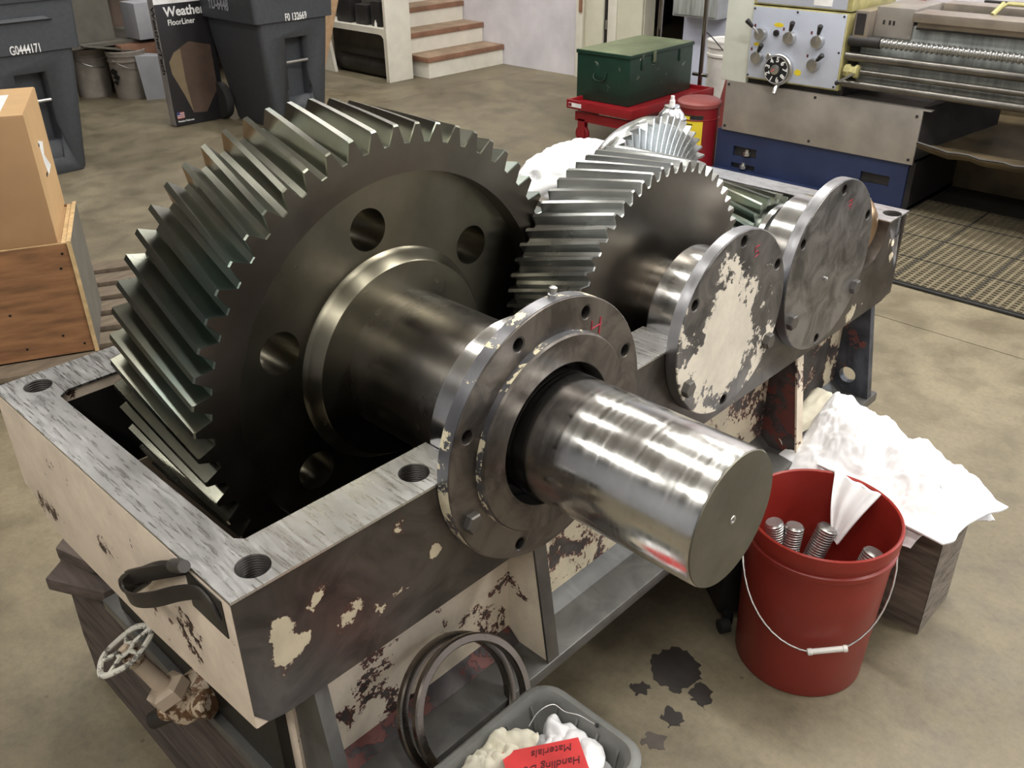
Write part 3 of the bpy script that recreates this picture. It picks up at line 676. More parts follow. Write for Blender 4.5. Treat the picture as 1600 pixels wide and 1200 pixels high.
lathe('outlet', [(0, .016), (.075, .015), (.078, .012), (.070, .010)], axis_T(bc, (-.55, -.42, -.45)), M['dark_metal'], t, 20)

# ---------------------------------------------------------------- two bearing rings leaning at the front
rn = Vector((cos(radians(29)), .02, sin(radians(29)))).normalized(); rc = Vector((.050, .322, .424))
for k, (dd, off) in enumerate(((0, (0, 0, 0)), (-.034, (0, -.006, .004)))):
    Tn = axis_T(rc + rn * dd + Vector(off), rn)
    prof = [(-.016, .1125), (-.013, .1155), (-.003, .1158), (0, .1135), (0, .1030), (-.002, .1010), (-.016, .1015)]
    g = G(Tn); g.lathe(prof, 120, close=True)
    o = part('bearing_ring', g, M['ring'], None, loc=tuple(rc + rn * dd)); tag(o, ['front one of two dark steel rings leaning below the flange', 'rear one of two dark steel rings leaning below the flange'][k], 'ring')
# ---------------------------------------------------------------- grey tub with rags and a red tag
tb = thing('grey_tub', 'scuffed grey plastic tub of rags at the bottom edge', 'tub', (.208, .16, .335))
cx, cy, hw, hd = .208, .165, .094, .243
lo = []
for (z, k, r) in ((.336, -.020, .03), (.34, -.016, .032), (.430, .000, .035), (.432, .012, .042), (.438, .0155, .045), (.450, .0155, .045), (.455, .010, .042), (.455, .002, .036), (.448, -.004, .033), (.440, -.006, .032), (.350, -.022, .028)):
    lo.append(rrect(hw + k, hd + k, r, 7, cx, cy, z))
g = G(); g.loft(lo, True, True); sh_ = part('shell', g, M['tub_grey'], tb, angle=40)
for k in range(9):
    y = cy - hd + .03 + k * .052
    for sx in (-1, 1):
        g = G(); x = cx + sx * (hw - .007); g.add([(x, y, .444), (x, y + .004, .444), (x - sx * .006, y + .004, .43), (x - sx * .006, y, .43), (x - sx * .018, y, .352), (x - sx * .018, y + .004, .352), (x - sx * .014 + 0, y, .352), (x - sx * .014, y + .004, .352)],
                         [(0, 1, 2, 3), (3, 2, 5, 4), (0, 3, 4, 6), (1, 7, 5, 2), (0, 6, 7, 1), (4, 5, 7, 6)])
        part('rib', g, M['tub_grey'], sh_)
for k in range(4):
    x = cx - .06 + k * .04; g = G(); y = cy + hd - .007
    g.add([(x, y, .444), (x + .004, y, .444), (x + .004, y - .006, .43), (x, y - .006, .43), (x, y - .018, .352), (x + .004, y - .018, .352), (x, y - .014, .352), (x + .004, y - .014, .352)],
          [(0, 1, 2, 3), (3, 2, 5, 4), (0, 3, 4, 6), (1, 7, 5, 2), (0, 6, 7, 1), (4, 5, 7, 6)])
    part('rib', g, M['tub_grey'], sh_)
g = G(); g.tube(smooth_path([(.150, .335, .452), (.148, .358, .462), (.158, .380, .468), (.178, .385, .464), (.196, .398, .459), (.222, .402, .458)]), .0008, 5)
tag(part('wire', g, M['zinc'], None, loc=(.18, .37, .455)), 'thin bare wire lying across the corner of the grey tub', 'wire')
g = G(axis_T((.226, .4035, .455), (0, 0, 1))); g.lathe([(0, .003), (.003, .003)], 10); part('rim_rivet', g, M['black'], tb)

def crumple(name, cen, rad, seed, mat, label, amp=.35, squash=.6, group=None, tilt=0, sub=5):
    bm = bmesh.new(); bmesh.ops.create_icosphere(bm, subdivisions=sub, radius=1)
    for v in bm.verts:
        n = v.co.normalized(); q = n * 1.5 + Vector((seed, -seed, seed * .5)); w_ = noise.noise_vector(q) * .8
        d = 1 + amp * ((1 - abs(noise.noise(q * 1.4 + w_)) * 2.6) * .55 + (1 - abs(noise.noise(q * 2.8 + w_)) * 2.5) * .22)
        v.co = Vector((n.x * rad[0], n.y * rad[1], max(n.z, -.55) * rad[2])) * d
    g = G(Matrix.Translation(cen) @ Matrix.Rotation(tilt, 4, 'Z')); bm.verts.index_update()
    g.add([tuple(v.co) for v in bm.verts], [tuple(v.index for v in f.verts) for f in bm.faces]); bm.free()
    return tag(part(name, g, mat, None, angle=180, loc=cen), label, 'rag', group)
def fold(name, path, width, mat, label, seed, roll=1.2, n=60, m_=16):
    """a strip of cloth swept along a path with curled edges"""
    P = [Vector(p) for p in smooth_path(path, 10)]; vs = []; fs = []
    for i, p in enumerate(P):
        d = (P[min(i + 1, len(P) - 1)] - P[max(i - 1, 0)]).normalized(); s = d.cross(Vector((0, 0, 1))).normalized(); u = s.cross(d)
        for j in range(m_):
            t = j / (m_ - 1) - .5; a = t * roll * pi; R_ = width / (roll * pi) * (1 + .25 * noise.noise(Vector((i * .12 + seed, j * .3, 0))))
            vs.append(tuple(p + s * sin(a) * R_ + u * (cos(a) - .3) * R_ + Vector((0, 0, .006)) * noise.noise(Vector((i * .3, j * .5, seed)))))
    for i in range(len(P) - 1):
        for j in range(m_ - 1): fs.append((i * m_ + j, (i + 1) * m_ + j, (i + 1) * m_ + j + 1, i * m_ + j + 1))
    g = G(); g.add(vs, fs); o = part(name, g, mat, None, angle=180, loc=tuple(P[len(P) // 2]), recalc=False)
    md = o.modifiers.new('thickness', 'SOLIDIFY'); md.thickness = .003; md.offset = 0
    return tag(o, label, 'rag')
def tub_h(base, amp, seed):
    def f(u, v, x, y):
        k = min(1, u / .18, (1 - u) / .18, v / .15, (1 - v) / .15); k = k * (2 - k)
        return base + k * (.028 + amp * ridge(x, y, 15, seed) + amp * .5 * ridge(x, y, 34, seed + 3))
    return f
cloth('rag', lambda u, v: bilerp([(.135, .05), (.285, .05), (.280, .385), (.145, .385)], u, v, .01, 6.0), 80, 150, tub_h(.372, .026, 4.0), M['cloth'], 'wide soiled white rag filling the bottom of the grey tub', 'rag')
cloth('rag', lambda u, v: bilerp([(.175, .33), (.265, .30), (.270, .395), (.135, .398)], u, v, .012, 8.0), 90, 70, tub_h(.384, .028, 7.7), M['cloth'], 'white rag bunched in the far corner of the grey tub', 'rag')
cloth('rag', lambda u, v: bilerp([(.118, .19), (.165, .19), (.165, .30), (.120, .32)], u, v, .01, 2.0), 60, 90, tub_h(.396, .026, 1.7), M['cloth_cream'], 'cream rag bunched against the left wall of the grey tub', 'rag')
fold('rag', [(.128, .262, .425), (.137, .288, .440), (.152, .312, .444), (.170, .325, .436)], .085, M['cloth_cream'], 'rolled cream rag with an open end in the grey tub', 9.0, 1.45)
fold('rag', [(.222, .385, .420), (.245, .365, .430), (.258, .325, .430), (.262, .27, .420)], .06, M['cloth'], 'white rag twisted along the right wall of the grey tub', 12.0, .9)
tg = thing('red_tag', 'red card tag with upside down handwriting on the rags in the tub', 'tag', (.19, .30, .438))
cA = Vector((.155, .270, .456)); cB = Vector((.219, .368, .456)); du = (cB - cA).normalized(); dv = Vector((-du.y, du.x, 0)) * -1
L0 = (cB - cA).length
g = G(axes(cA, du, dv, Vector((0, 0, 1)))); g.box((0, L0), (0, .13), (-.0015, 0)); cd_ = part('card', g, M['tag_red'], tg)
# the writing runs the other way up, its foot towards the far rim
Tw = axes(cB + dv * .008, -du, dv, (0, 0, 1)) @ Matrix.Translation((0, 0, .0006))
text('handwriting', 'Materials', .017, Tw @ Matrix.Translation((.012, 0, 0)), M['ink'], cd_, shear=.3)
text('handwriting', 'Handling Dev.', .017, axes(cB + dv * .032, -du, dv, (0, 0, 1)) @ Matrix.Translation((.006, 0, .0006)), M['ink'], cd_, shear=.3)

# ---------------------------------------------------------------- red bucket with studs
BX, BY = .197, 1.194
b = thing('red_bucket', 'red plastic bucket holding threaded studs, with a wire handle and white grip', 'bucket', (BX, BY, 0))
TBk = Matrix.Translation((BX, BY, 0)) @ Matrix.Rotation(-pi / 2, 4, 'Y')
out = [(0.002, .132), (0, .137), (.004, .1395), (.335, .1520), (.338, .1575), (.350, .1585), (.353, .1535), (.366, .1540), (.368, .1595), (.390, .1605), (.397, .1600), (.400, .1570), (.397, .1535), (.330, .1490), (.012, .1350), (.008, .02)]
lathe('shell', out, TBk, M['bucket_red'], b, 96)
ha = Vector((-.85, -.53, 0)); hb = -ha
view = Vector((.47, -.88, 0)) # the bail hangs forward and down
bail = []
for i in range(25):
    a = pi * i / 24; s = cos(a); d = sin(a)
    p = Vector((BX, BY, .335)) + Vector((-.86, -.50, 0)) * (.158 * s) + Vector((.50, -.86, 0)) * (.118 * d + .045 * d ** .3) + Vector((0, 0, -.178)) * d ** .9
    bail.append(tuple(p))
g = G(); g.tube(bail, .0022, 6); part('bail', g, M['zinc'], b)
m0, m1 = Vector(bail[12]), Vector(bail[15])
g = G(axis_T(m0, m1 - m0)); Lg = (m1 - m0).length * 1.25; g.lathe([(-.006, .0045), (-.005, .0075), (.003, .0075), (.005, .0062), (Lg - .012, .0062), (Lg - .010, .0075), (Lg - .003, .0075), (Lg - .002, .0045)], 16); part('grip', g, M['white_plastic'], b)
for s in (1, -1):
    lathe('bail_ear', [(.0, .014), (.006, .013), (.007, .005)], axis_T(Vector((BX, BY, .335)) + Vector((-.86, -.50, 0)) * (.1515 * s), Vector((-.86, -.50, 0)) * s), M['bucket_red'], b, 16)
def stud(top, base, r, label):
    top, base = Vector(top), Vector(base); L = (top - base).length; T = axis_T(top, base - top)
    t = thing('threaded_stud', label, 'stud', base, 'threaded studs in the red bucket')
    pr = [(-.001, .001), (-.001, r * .82), (.002, r * .9)]; k = 0; p = .0062
    while .004 + k * p < L * .8: pr += [(.004 + k * p, r), (.004 + k * p + p * .45, r * 1.0), (.004 + k * p + p * .72, r * .88)]; k += 1
    pr += [(L * .82, r * .9), (L, r * .9), (L, .001)]
    lathe('thread', pr, T, M['stud'], t, 24, angle=20); return t
stud((.094, 1.186, .322), (.160, 1.225, .03), .0205, 'leftmost steel stud leaning in the red bucket against the near rim')
stud((.132, 1.212, .318), (.140, 1.165, .02), .0215, 'upright steel stud second from the left in the red bucket')
stud((.186, 1.262, .314), (.140, 1.175, .015), .0225, 'steel stud leaning to the right in the middle of the red bucket')
stud((.303, 1.232, .330), (.250, 1.130, .02), .0225, 'steel stud at the right of the red bucket, only its end showing')

# ---------------------------------------------------------------- white rags on the far timber
def pile_h(u, v, x, y):
    k = min(1, u / .13, (1 - u) / .22, v / .42, (1 - v) / .13); k = k * k * (3 - 2 * k) if v > .42 else k * (2 - k) * .6 + k * k * .4
    h = .058 + .034 * ridge(x, y, 8, 2.0) + .016 * ridge(x, y, 19, 5.0) + .006 * ridge(x, y, 45, 9.0) + .03 * math.exp(-((x - .06) ** 2 + (y - 1.53) ** 2) / .012)
    return .338 + max(.004, h * k * (1.0 if u < .6 else 1.0 - (u - .6) * .9))
cloth('rag', lambda u, v: bilerp([(-.030, 1.36), (.400, 1.325), (.470, 1.56), (-.01, 1.615)], u, v, .025, 1.0), 200, 130, pile_h, M['cloth'], 'large crumpled heap of white rags spread over the timber block', 'rag')
def under_h(u, v, x, y):
    d = max(0, x - .385) * .9 + max(0, 1.410 - y) * .55 + max(0, y - 1.62) * .4
    return .3395 + .010 * max(0, ridge(x, y, 14, 7.0)) - d
cloth('rag', lambda u, v: bilerp([(.03, 1.365), (.330, 1.325), (.415, 1.52), (.445, 1.66)] if 0 else [(.03, 1.365), (.345, 1.33), (.435, 1.56), (.05, 1.64)], u, v, .012, 4.0), 70, 50, under_h, M['cloth'], 'flat white rag under the heap, its hem hanging over the block edge', 'rag')
def tail_h(): pass
g = G(); vs = []; fs = []; nu, nv = 30, 18
# a corner of cloth that hangs over the rim into the bucket
top = [Vector((.075, 1.385, .375)), Vector((.235, 1.325, .385))]
rimp = [Vector((.145, 1.342, .405)), Vector((.262, 1.322, .407))]; tip = [Vector((.200, 1.262, .290)), Vector((.214, 1.256, .284))]
for i in range(nu):
    t = i / (nu - 1)
    for j in range(nv):
        s = j / (nv - 1)
        if t < .35: k = t / .35; a = top[0].lerp(rimp[0], k); b_ = top[1].lerp(rimp[1], k)
        else: k = (t - .35) / .65; k2 = k; a = rimp[0].lerp(tip[0], k2); b_ = rimp[1].lerp(tip[1], k2)
        p = a.lerp(b_, s); p += Vector((.5, -.8, .2)) * .008 * sin(s * 17 + t * 3) * min(1, t * 3) * (1.15 - t)
        if t > .35: p += Vector((-.1, -.5, .2)) * .02 * sin(k * pi)
        vs.append(tuple(p))
for i in range(nu - 1):
    for j in range(nv - 1): fs.append((i * nv + j, (i + 1) * nv + j, (i + 1) * nv + j + 1, i * nv + j + 1))
g.add(vs, fs); o = part('rag', g, M['cloth'], None, angle=180, loc=(.19, 1.33, .36), recalc=False); md = o.modifiers.new('thickness', 'SOLIDIFY'); md.thickness = .003
tag(o, 'white rag whose pointed corner hangs over the rim into the red bucket', 'rag')
fold('rag', [(-.04, 1.40, .39), (-.02, 1.44, .41), (-.005, 1.50, .42), (.0, 1.56, .45)], .09, M['cloth_cream'], 'shaded cream rag squeezed between the gusset and the white heap', 21.0, .9)
g = G(); g.add([(.02, 1.60, .42), (.10, 1.60, .44), (.14, 1.53, .43), (.005, 1.635, .475), (.04, 1.56, .44)], [(0, 4, 3), (4, 1, 3), (4, 2, 1), (0, 1, 3)])
# rag behind the middle gear, on the back rim
crumple('rag', (-.70, 1.40, .885), (.065, .185, .085), 8.4, M['cloth'], 'white rag heaped on the back rim behind the middle gear', .22)
# dark box and caster seen behind the bucket
A_ = Vector((-.080, 1.225, 0)); Bv = Vector((.007, 1.160, 0)); du = (Bv - A_).normalized(); dn = Vector((-du.y, du.x, 0))
if dn.y < 0: dn = -dn
t = thing('steel_bin', 'dark blue-grey steel bin on a black caster in shade behind the red bucket', 'bin', A_)
g = G(axes(A_, du, dn, (0, 0, 1))); g.box((0, .108), (0, .06), (.012, .26)); part('body', g, M['lathe_dark'], t, bevel=.003)
lathe('caster', [(-.012, .008), (-.012, .017), (.012, .017), (.012, .008)], axis_T((.040, 1.128, .0175), (.5, .8, 0)), M['rubber'], t, 20)
g = G(); g.box((.028, .050), (1.138, 1.150), (.012, .05)); part('caster_bracket', g, M['black'], t)

# ---------------------------------------------------------------- oil on the floor
def blot(pts, z, mat, label, seed):
    P = [Vector((p[0], p[1], 0)) for p in pts]; n = len(P); L = []
    for i in range(n):
        a, b_ = P[i], P[(i + 1) % n]
        for k in range(16):
            p = a.lerp(b_, k / 16); q = Vector((p.x * 60 + seed, p.y * 60, 0)); w_ = noise.noise_vector(q * 1.3) * .011 + noise.noise_vector(q * 3.2) * .0025
            L.append((p.x + w_.x, p.y + w_.y))
    o = plate('oil_stain', L, [], .0006, TZ(z), mat, None); return tag(o, label, 'stain')
blot([(-.014, 1.010), (.03, 1.012), (.062, 1.001), (.084, .969), (.073, .897), (.03, .893), (-.010, .903), (-.034, .950)], .0002, M['oil'], 'largest black oil stain on the floor left of the bucket', 1)
blot([(.085, .955), (.118, .962), (.137, .930), (.137, .902), (.105, .905), (.080, .92)], .0002, M['oil'], 'oil stain joining the largest one towards the bucket', 2)
blot([(-.022, .845), (-.005, .868), (.024, .871), (.020, .850), (.012, .835), (-.010, .838)], .0002, M['oil'], 'smallest oil stain, nearest the gusset foot', 3)
blot([(.078, .854), (.105, .860), (.119, .846), (.120, .822), (.105, .812), (.079, .819)], .0002, M['oil'], 'round oil stain directly below the largest one', 4)
blot([(.085, .775), (.118, .785), (.130, .760), (.118, .738), (.088, .742)], .0002, M['damp'], 'faint brown oil stain beside the grey tub', 5)

# ---------------------------------------------------------------- wheeled refuse carts
def cart(label, x, y, rot, num, top_text=None, tx=-.085, tz=.712):
    t = thing('refuse_cart', label, 'bin', (x, y, 0)); T = Matrix.Translation((x, y, 0)) @ Matrix.Rotation(rot, 4, 'Z')
    # local: +X is the front, front face at x = 0 at rim height
    def L(z, fx, bx, hw, r): return rrect((fx - bx) / 2, hw, r, 6, (fx + bx) / 2, 0, z)
    g = G(T); g.loft([L(0.0, -.055, -.57, .205, .05), L(.02, -.045, -.59, .215, .05), L(.60, -.006, -.68, .272, .045), L(.705, .0, -.69, .278, .04), L(.71, .018, -.71, .312, .03), L(.97, .03, -.74, .325, .03), L(.975, .03, -.74, .325, .03)], True, True)
    body = part('body', g, M['cart'], t, angle=30)
    c1 = G(T); c1.add([(-.10, -.09, .20), (-.12, .09, .20), (-.10, .09, .60), (-.10, -.09, .60), (.2, -.115, .20), (.2, .115, .20), (.2, .088, .60), (.2, -.088, .60)], [(0, 1, 2, 3), (4, 7, 6, 5), (0, 4, 5, 1), (3, 2, 6, 7), (0, 3, 7, 4), (1, 5, 6, 2)])
    cut = part('cutter', c1, M['cart'], t); boolean(body, cut)
    c1 = G(T); c1.add([(-.05, -.085, .10), (-.05, .085, .10), (-.05, .1, .26), (-.05, -.1, .26), (.2, -.12, .0), (.2, .12, .0), (.2, .12, .26), (.2, -.12, .26)], [(0, 1, 2, 3), (4, 7, 6, 5), (0, 4, 5, 1), (3, 2, 6, 7), (0, 3, 7, 4), (1, 5, 6, 2)])
    cut = part('cutter', c1, M['cart'], t); boolean(body, cut)
    lathe('lift_bar', [(-.098, .011), (.098, .011)], T @ axis_T((-.03, 0, .44), (0, 1, 0)), M['zinc'], t, 12)
    g = G(T); g.loft([L(.976, .045, -.76, .335, .04), L(1.01, .05, -.77, .34, .04), L(1.03, .03, -.74, .32, .04), L(1.07, -.08, -.66, .24, .06)]); part('lid', g, M['cart'], t)
    g = G(T); g.loft([[(.028, -.19, .872), (.028, .19, .872), (.028, .15, .90), (.028, -.15, .90)], [(.052, -.17, .880), (.052, .17, .880), (.040, .13, .90), (.040, -.13, .90)]]); part('front_lip', g, M['cart'], t, bevel=.004)
    for s in (-1, 1):
        lathe('wheel', [(-.03, .05), (-.03, .125), (-.02, .13), (.02, .13), (.03, .125), (.03, .05)], T @ axis_T((-.66, s * .27, .13), (0, 1, 0)), M['rubber'], t, 32)
    lathe('handle', [(-.24, .014), (.24, .014)], T @ axis_T((-.80, 0, .96), (0, 1, 0)), M['cart'], t, 12)
    g = G(T)
    text('number', num, .066, T @ axes((.0245 if not top_text else .030, tx, tz), (0, 1, 0), (0, 0, 1), (1, 0, 0)) , M['white'], body, .0012, .001, 'LEFT', .62)
    return t
cart('dark grey refuse cart numbered G0444171 at the left edge', -4.895, 1.600, 0, 'G0444171')
c2 = cart('dark grey refuse cart numbered F0132669 between the liner box and the leaning board', -4.825, 3.345, 0, 'F0 132669')
b2 = [o for o in COL.objects if o.parent == c2 and o.name.startswith('body')][0]
text('side_number', 'YD-6448', .105, axes((-5.36, 3.345 - .3215, .775), (1, 0, 0), (0, 0, 1), (0, -1, 0)), M['white_worn'], b2, .0015, .001, 'LEFT', .68)
text('side_number', 'CITY', .085, axes((-5.27, 3.345 - .3235, .885), (1, 0, 0), (0, 0, 1), (0, -1, 0)), M['white_worn'], b2, .0015, .001, 'LEFT', .68) if False else None
# ---------------------------------------------------------------- floor liner carton
wb = thing('liner_box', 'tall flat black and silver floor liner carton standing left of the refuse carts', 'box', (-5.53, 2.9, 0))
x0, x1, y0, y1 = -5.575, -5.49, 2.695, 3.06
Tb = Matrix.Translation((x1, y0, 0)) @ Matrix.Rotation(radians(-2), 4, 'Z')
g = G(Tb); g.box((-.085, 0), (0, .40), (.004, .95)); cb_ = part('carton', g, M['box_black'], wb, bevel=.002)
def face(nm, y, z, mat, dx=.0008): 
    g = G(Tb); g.box((.0002, dx), y, z); return part(nm, g, mat, cb_)
g = G(Tb); g.box((-.084, -.001), (-.0012, 0), (.006, .948)); part('spine', g, M['box_spine'], cb_)
face('header', (.0, .40), (.812, .95), M['white'])
g = G(Tb); g.add([(.001, .08, .50), (.001, .035, .44), (.001, .04, .36), (.001, .10, .22), (.001, .15, .08), (.001, .25, .07), (.001, .36, .22), (.001, .36, .52), (.001, .20, .56)], [tuple(range(9))]); part('picture', g, M['box_brown'], cb_, recalc=False)
g = G(Tb); g.add([(.0014, .08, .50), (.0014, .035, .44), (.0014, .04, .36), (.0014, .10, .22), (.0014, .15, .08), (.0014, .13, .30), (.0014, .13, .52)], [tuple(range(7))]); part('picture', g, M['box_tan'], cb_, recalc=False)
Tt = Tb @ axes((.0012, .062, .733), (0, 1, 0), (0, 0, 1), (1, 0, 0))
text('title', 'WeatherTech', .085, Tt, M['white'], cb_, .0022, .0006, 'LEFT', .95)
text('subtitle', 'FloorLiner', .052, Tb @ axes((.0012, .075, .675), (0, 1, 0), (0, 0, 1), (1, 0, 0)), M['white'], cb_, .0008, .0006, 'LEFT', .9)
text('spine_title', 'WeatherTech', .075, Tb @ axes((-.055, -.0016, .80), (0, 0, -1), (1, 0, 0), (0, -1, 0)), M['black'], cb_, .002, .0006, 'LEFT', 1.05)
text('web_line', 'WeatherTech.com', .016, Tb @ axes((.0012, .02, .030), (0, 1, 0), (0, 0, 1), (1, 0, 0)), M['white'], cb_, .0004, .0006)
for k in range(7): face('flag_stripe', (.02, .075), (.055 + k * .0065, .055 + (k + .6) * .0065), M['flag_red'] if k % 2 == 0 else M['white'], .0012)
face('flag_canton', (.02, .042), (.078, .1), M['flag_blue'], .0016)
# ---------------------------------------------------------------- clutter under the left shelf
SH = thing('wall_shelf', 'dim brown shelf unit behind the refuse carts', 'shelf', (-7.1, 3.0, 0))
box('shelf_board', (-7.5, -6.75), (2.3, 4.3), (.40, .425), M['ply_grey'], SH)
box('back_panel', (-7.55, -7.5), (1.0, 4.4), (0, 1.5), M['wall_far'], SH)
box('side_panel', (-7.5, -6.8), (4.3, 4.34), (0, 1.5), M['wall_far'], SH)
for y in (1.2, 2.55): box('upright', (-7.0, -6.92), (y, y + .07), (0, 1.5), M['ply_grey'], SH)
box('shelf_board', (-7.5, -6.9), (2.3, 3.3), (.80, .82), M['ply_grey'], SH)
def pail(x, y, h, r, mat, label, lidded=True, parent=None):
    t = thing('pail', label, 'pail', (x, y, 0)); T = Matrix.Translation((x, y, 0)) @ Matrix.Rotation(-pi / 2, 4, 'Y')
    lathe('body', [(0, r * .86), (h * .80, r * .96), (h * .81, r * 1.02), (h * .84, r * 1.02), (h * .85, r * .97), (h * .92, r * .98), (h * .93, r * 1.03), (h, r * 1.03)], T, mat, t, 48)
    if lidded: lathe('lid', [(h, r * 1.05), (h + .012, r * 1.05), (h + .014, r * .98), (h + .006, r * .95)], T, mat, t, 48)
    g = G(); g.tube([(x + r * 1.0 * cos(a), y + r * 1.0 * sin(a), h * .86 - .08 * max(0, sin((a + 1.2) * 1.0))) for a in [-1.2 + 3.1 * i / 14 for i in range(15)]], .003, 6); part('bail', g, M['zinc'], t)
    return t
pail(-7.02, 2.80, .36, .15, M['dirty_pail'], 'brownish grimy pail with lid under the shelf, left of the marked one')
p2 = pail(-6.72, 2.98, .35, .145, M['dirty_pail'], 'grimy white pail with a torn dark label under the shelf')
for (a, z, sz) in ((-1.35, .21, .05), (-1.2, .17, .04), (-1.3, .13, .035)):
    g = G(axes((-6.72 + .142 * cos(a), 2.98 + .142 * sin(a), z), (-sin(a), cos(a), 0), (0, 0, 1), (cos(a), sin(a), 0))); g.add([(-sz, 0, .002), (sz * .4, -sz * .6, .002), (sz, sz * .3, .002), (0, sz * .6, .002)], [(0, 1, 2, 3)]); part('label_scrap', g, M['black'], p2, recalc=False)
g = G(); g.loft([[(-6.50, 2.98, .0), (-6.42, 3.16, 0), (-6.62, 3.30, 0), (-6.68, 3.1, 0)], [(-6.56, 2.98, .33), (-6.48, 3.18, .31), (-6.60, 3.30, .30), (-6.66, 3.1, .33)]])
tag(part('carton', g, M['paper'], None, loc=(-6.55, 3.14, 0)), 'pale grey folded carton on the floor between pail and floor liner box', 'carton')
g = G(); g.box((-6.86, -6.62), (3.08, 3.55), (.43, .70)); tag(part('carton', g, M['paper'], None, bevel=.006, loc=(-6.7, 3.3, .43)), 'pale carton standing on the shelf behind the liner box', 'carton')
g = G(); g.box((-6.80, -6.66), (2.93, 3.4), (.31, .40)); tag(part('drawer_box', g, M['tread'], None, bevel=.004, loc=(-6.7, 3.2, .31)), 'reddish brown wooden box under the shelf edge', 'box')
g = G(); g.loft([[(-6.72, 2.66, .42), (-6.62, 3.05, .345), (-6.86, 3.06, .345), (-7.0, 2.66, .42)], [(-6.72, 2.66, .43), (-6.62, 3.05, .355), (-6.86, 3.06, .355), (-7.0, 2.66, .43)]])
tag(part('cardboard_sheet', g, M['ply_grey'], None, loc=(-6.8, 2.85, .345)), 'drooping sheet of card over the two pails', 'sheet')
g = G(); g.box((-6.90, -6.86), (2.64, 2.99), (.427, .79)); tag(part('panel', g, M['ply_grey'], None, loc=(-6.9, 2.8, .427)), 'brown panel standing upright on the shelf', 'panel')
# ---------------------------------------------------------------- cabinet under the stairs, stairs
CB = thing('stair_cabinet', 'white open-sided shelf cabinet at the foot of the stairs', 'cabinet', (-5.9, 4.8, 0))
g = G(); g.box((-5.56, -5.53), (4.69, 4.955), (0, 1.6)); part('end_board', g, M['stair_white'], CB, bevel=.003)
g = G(); g.box((-6.6, -5.56), (4.72, 4.95), (.385, .425)); part('shelf_board', g, M['stair_white'], CB, bevel=.003)
fr = [(-6.62, 0), (-6.30, 0), (-6.30, .0), (-6.38, .36), (-6.36, .382), (-5.64, .382), (-5.60, .375), (-5.575, .35), (-5.57, .0), (-5.56, 0), (-5.56, .43), (-6.62, .43)]
plate('side_frame', fr, [], .03, TY(4.72), M['stair_white'], CB)
g = G(); g.box((-6.62, -5.56), (4.93, 4.95), (0, 1.6)); part('back_board', g, M['ply_grey'], CB)
lathe('dark_roll', [(-.4, .075), (.4, .075)], axis_T((-5.98, 4.83, .077), (1, 0, 0)), M['dark_metal'], None, 24, loc=(-5.98, 4.83, 0))
for o in COL.objects:
    if o.name == 'dark_roll': tag(o, 'dark rolled bundle in the bottom of the white cabinet', 'roll')
for k, (x, ww, h) in enumerate(((-6.2, .2, .22), (-5.95, .16, .16), (-5.75, .12, .20))):
    g = G(); g.box((x - ww / 2, x + ww / 2), (4.76, 4.90), (.427, .427 + h)); o = part('toolbox', g, M['lathe_dark'], None, bevel=.01, loc=(x, 4.83, .427))
    tag(o, ['widest dark toolbox on the white cabinet shelf', 'low dark toolbox in the middle of the white cabinet shelf', 'dark toolbox next to the white end board'][k], 'toolbox')
lathe('bottle', [(0, .012), (.03, .012), (.045, .005), (.055, .006)], axis_T((-5.72, 4.735, .427), (0, 0, 1)), M['white_plastic'], None, 12, loc=(-5.72, 4.735, .427)); tag(COL.objects['bottle'], 'tiny white bottle at the edge of the white cabinet shelf', 'bottle')
ST = thing('staircase', 'white staircase with worn brown treads against the back wall', 'stairs', (-6.3, 5.45, 0))
for k in range(7):
    xf = -5.40 - .262 * k; zt = .168 * (k + 1) + .006
    g = G(); g.box((xf - .30, xf - .018), (5.04 if k == 0 else 4.97, 5.955), (0 if k == 0 else zt - .17, zt - .042)); part('riser', g, M['stair_white'], ST)
    g = G(); g.box((xf - .29, xf), (5.02 if k == 0 else 4.965, 5.957), (zt - .042, zt)); part('tread', g, M['tread'], ST, bevel=.004)
    g = G(); g.box((xf - .285, xf - .012), (5.03 if k == 0 else 4.97, 5.955), (zt, zt + .0015)); part('tread_surface', g, M['tread_top'], ST)
# leaning sheet
g = G(); a0 = Vector((-5.70, 3.62, 0)); a1 = Vector((-5.77, 4.15, 0)); tp = Vector((.05, .50, 1.15)) 
vs = [a0, a1, a1 + Vector((-.01, .46, 1.15)), a0 + Vector((-.01, .30, 1.15))]; off = Vector((-.02, -.004, 0))
g.loft([[tuple(v) for v in vs], [tuple(v + off) for v in vs]]); o = part('leaning_sheet', g, M['ply_pale'], None, loc=(-5.75, 3.9, 0)); tag(o, 'tan sheet of board leaning between the refuse cart and the white cabinet', 'board')
g = G(); 
# ---------------------------------------------------------------- doorway items, wall box
crumple('bag', (-5.75, 8.75, .16), (.20, .26, .24), 31, M['dark_metal'], 'black bag lying on the floor beyond the doorway', .12)['category'] = 'bag'
eb = thing('wall_cabinet', 'grey electrical cabinet hung on the cool white wall', 'cabinet', (-3.25, 5.90, .60))
box('body', (-3.455, -3.06), (5.80, 5.964), (.60, 1.2), M['mat_base'] if 0 else plain('cabinet_grey', (.33, .34, .35), .5), eb, .006)
box('door', (-3.44, -3.075), (5.792, 5.80), (.615, 1.185), M['lathe_bed'], eb, .002)
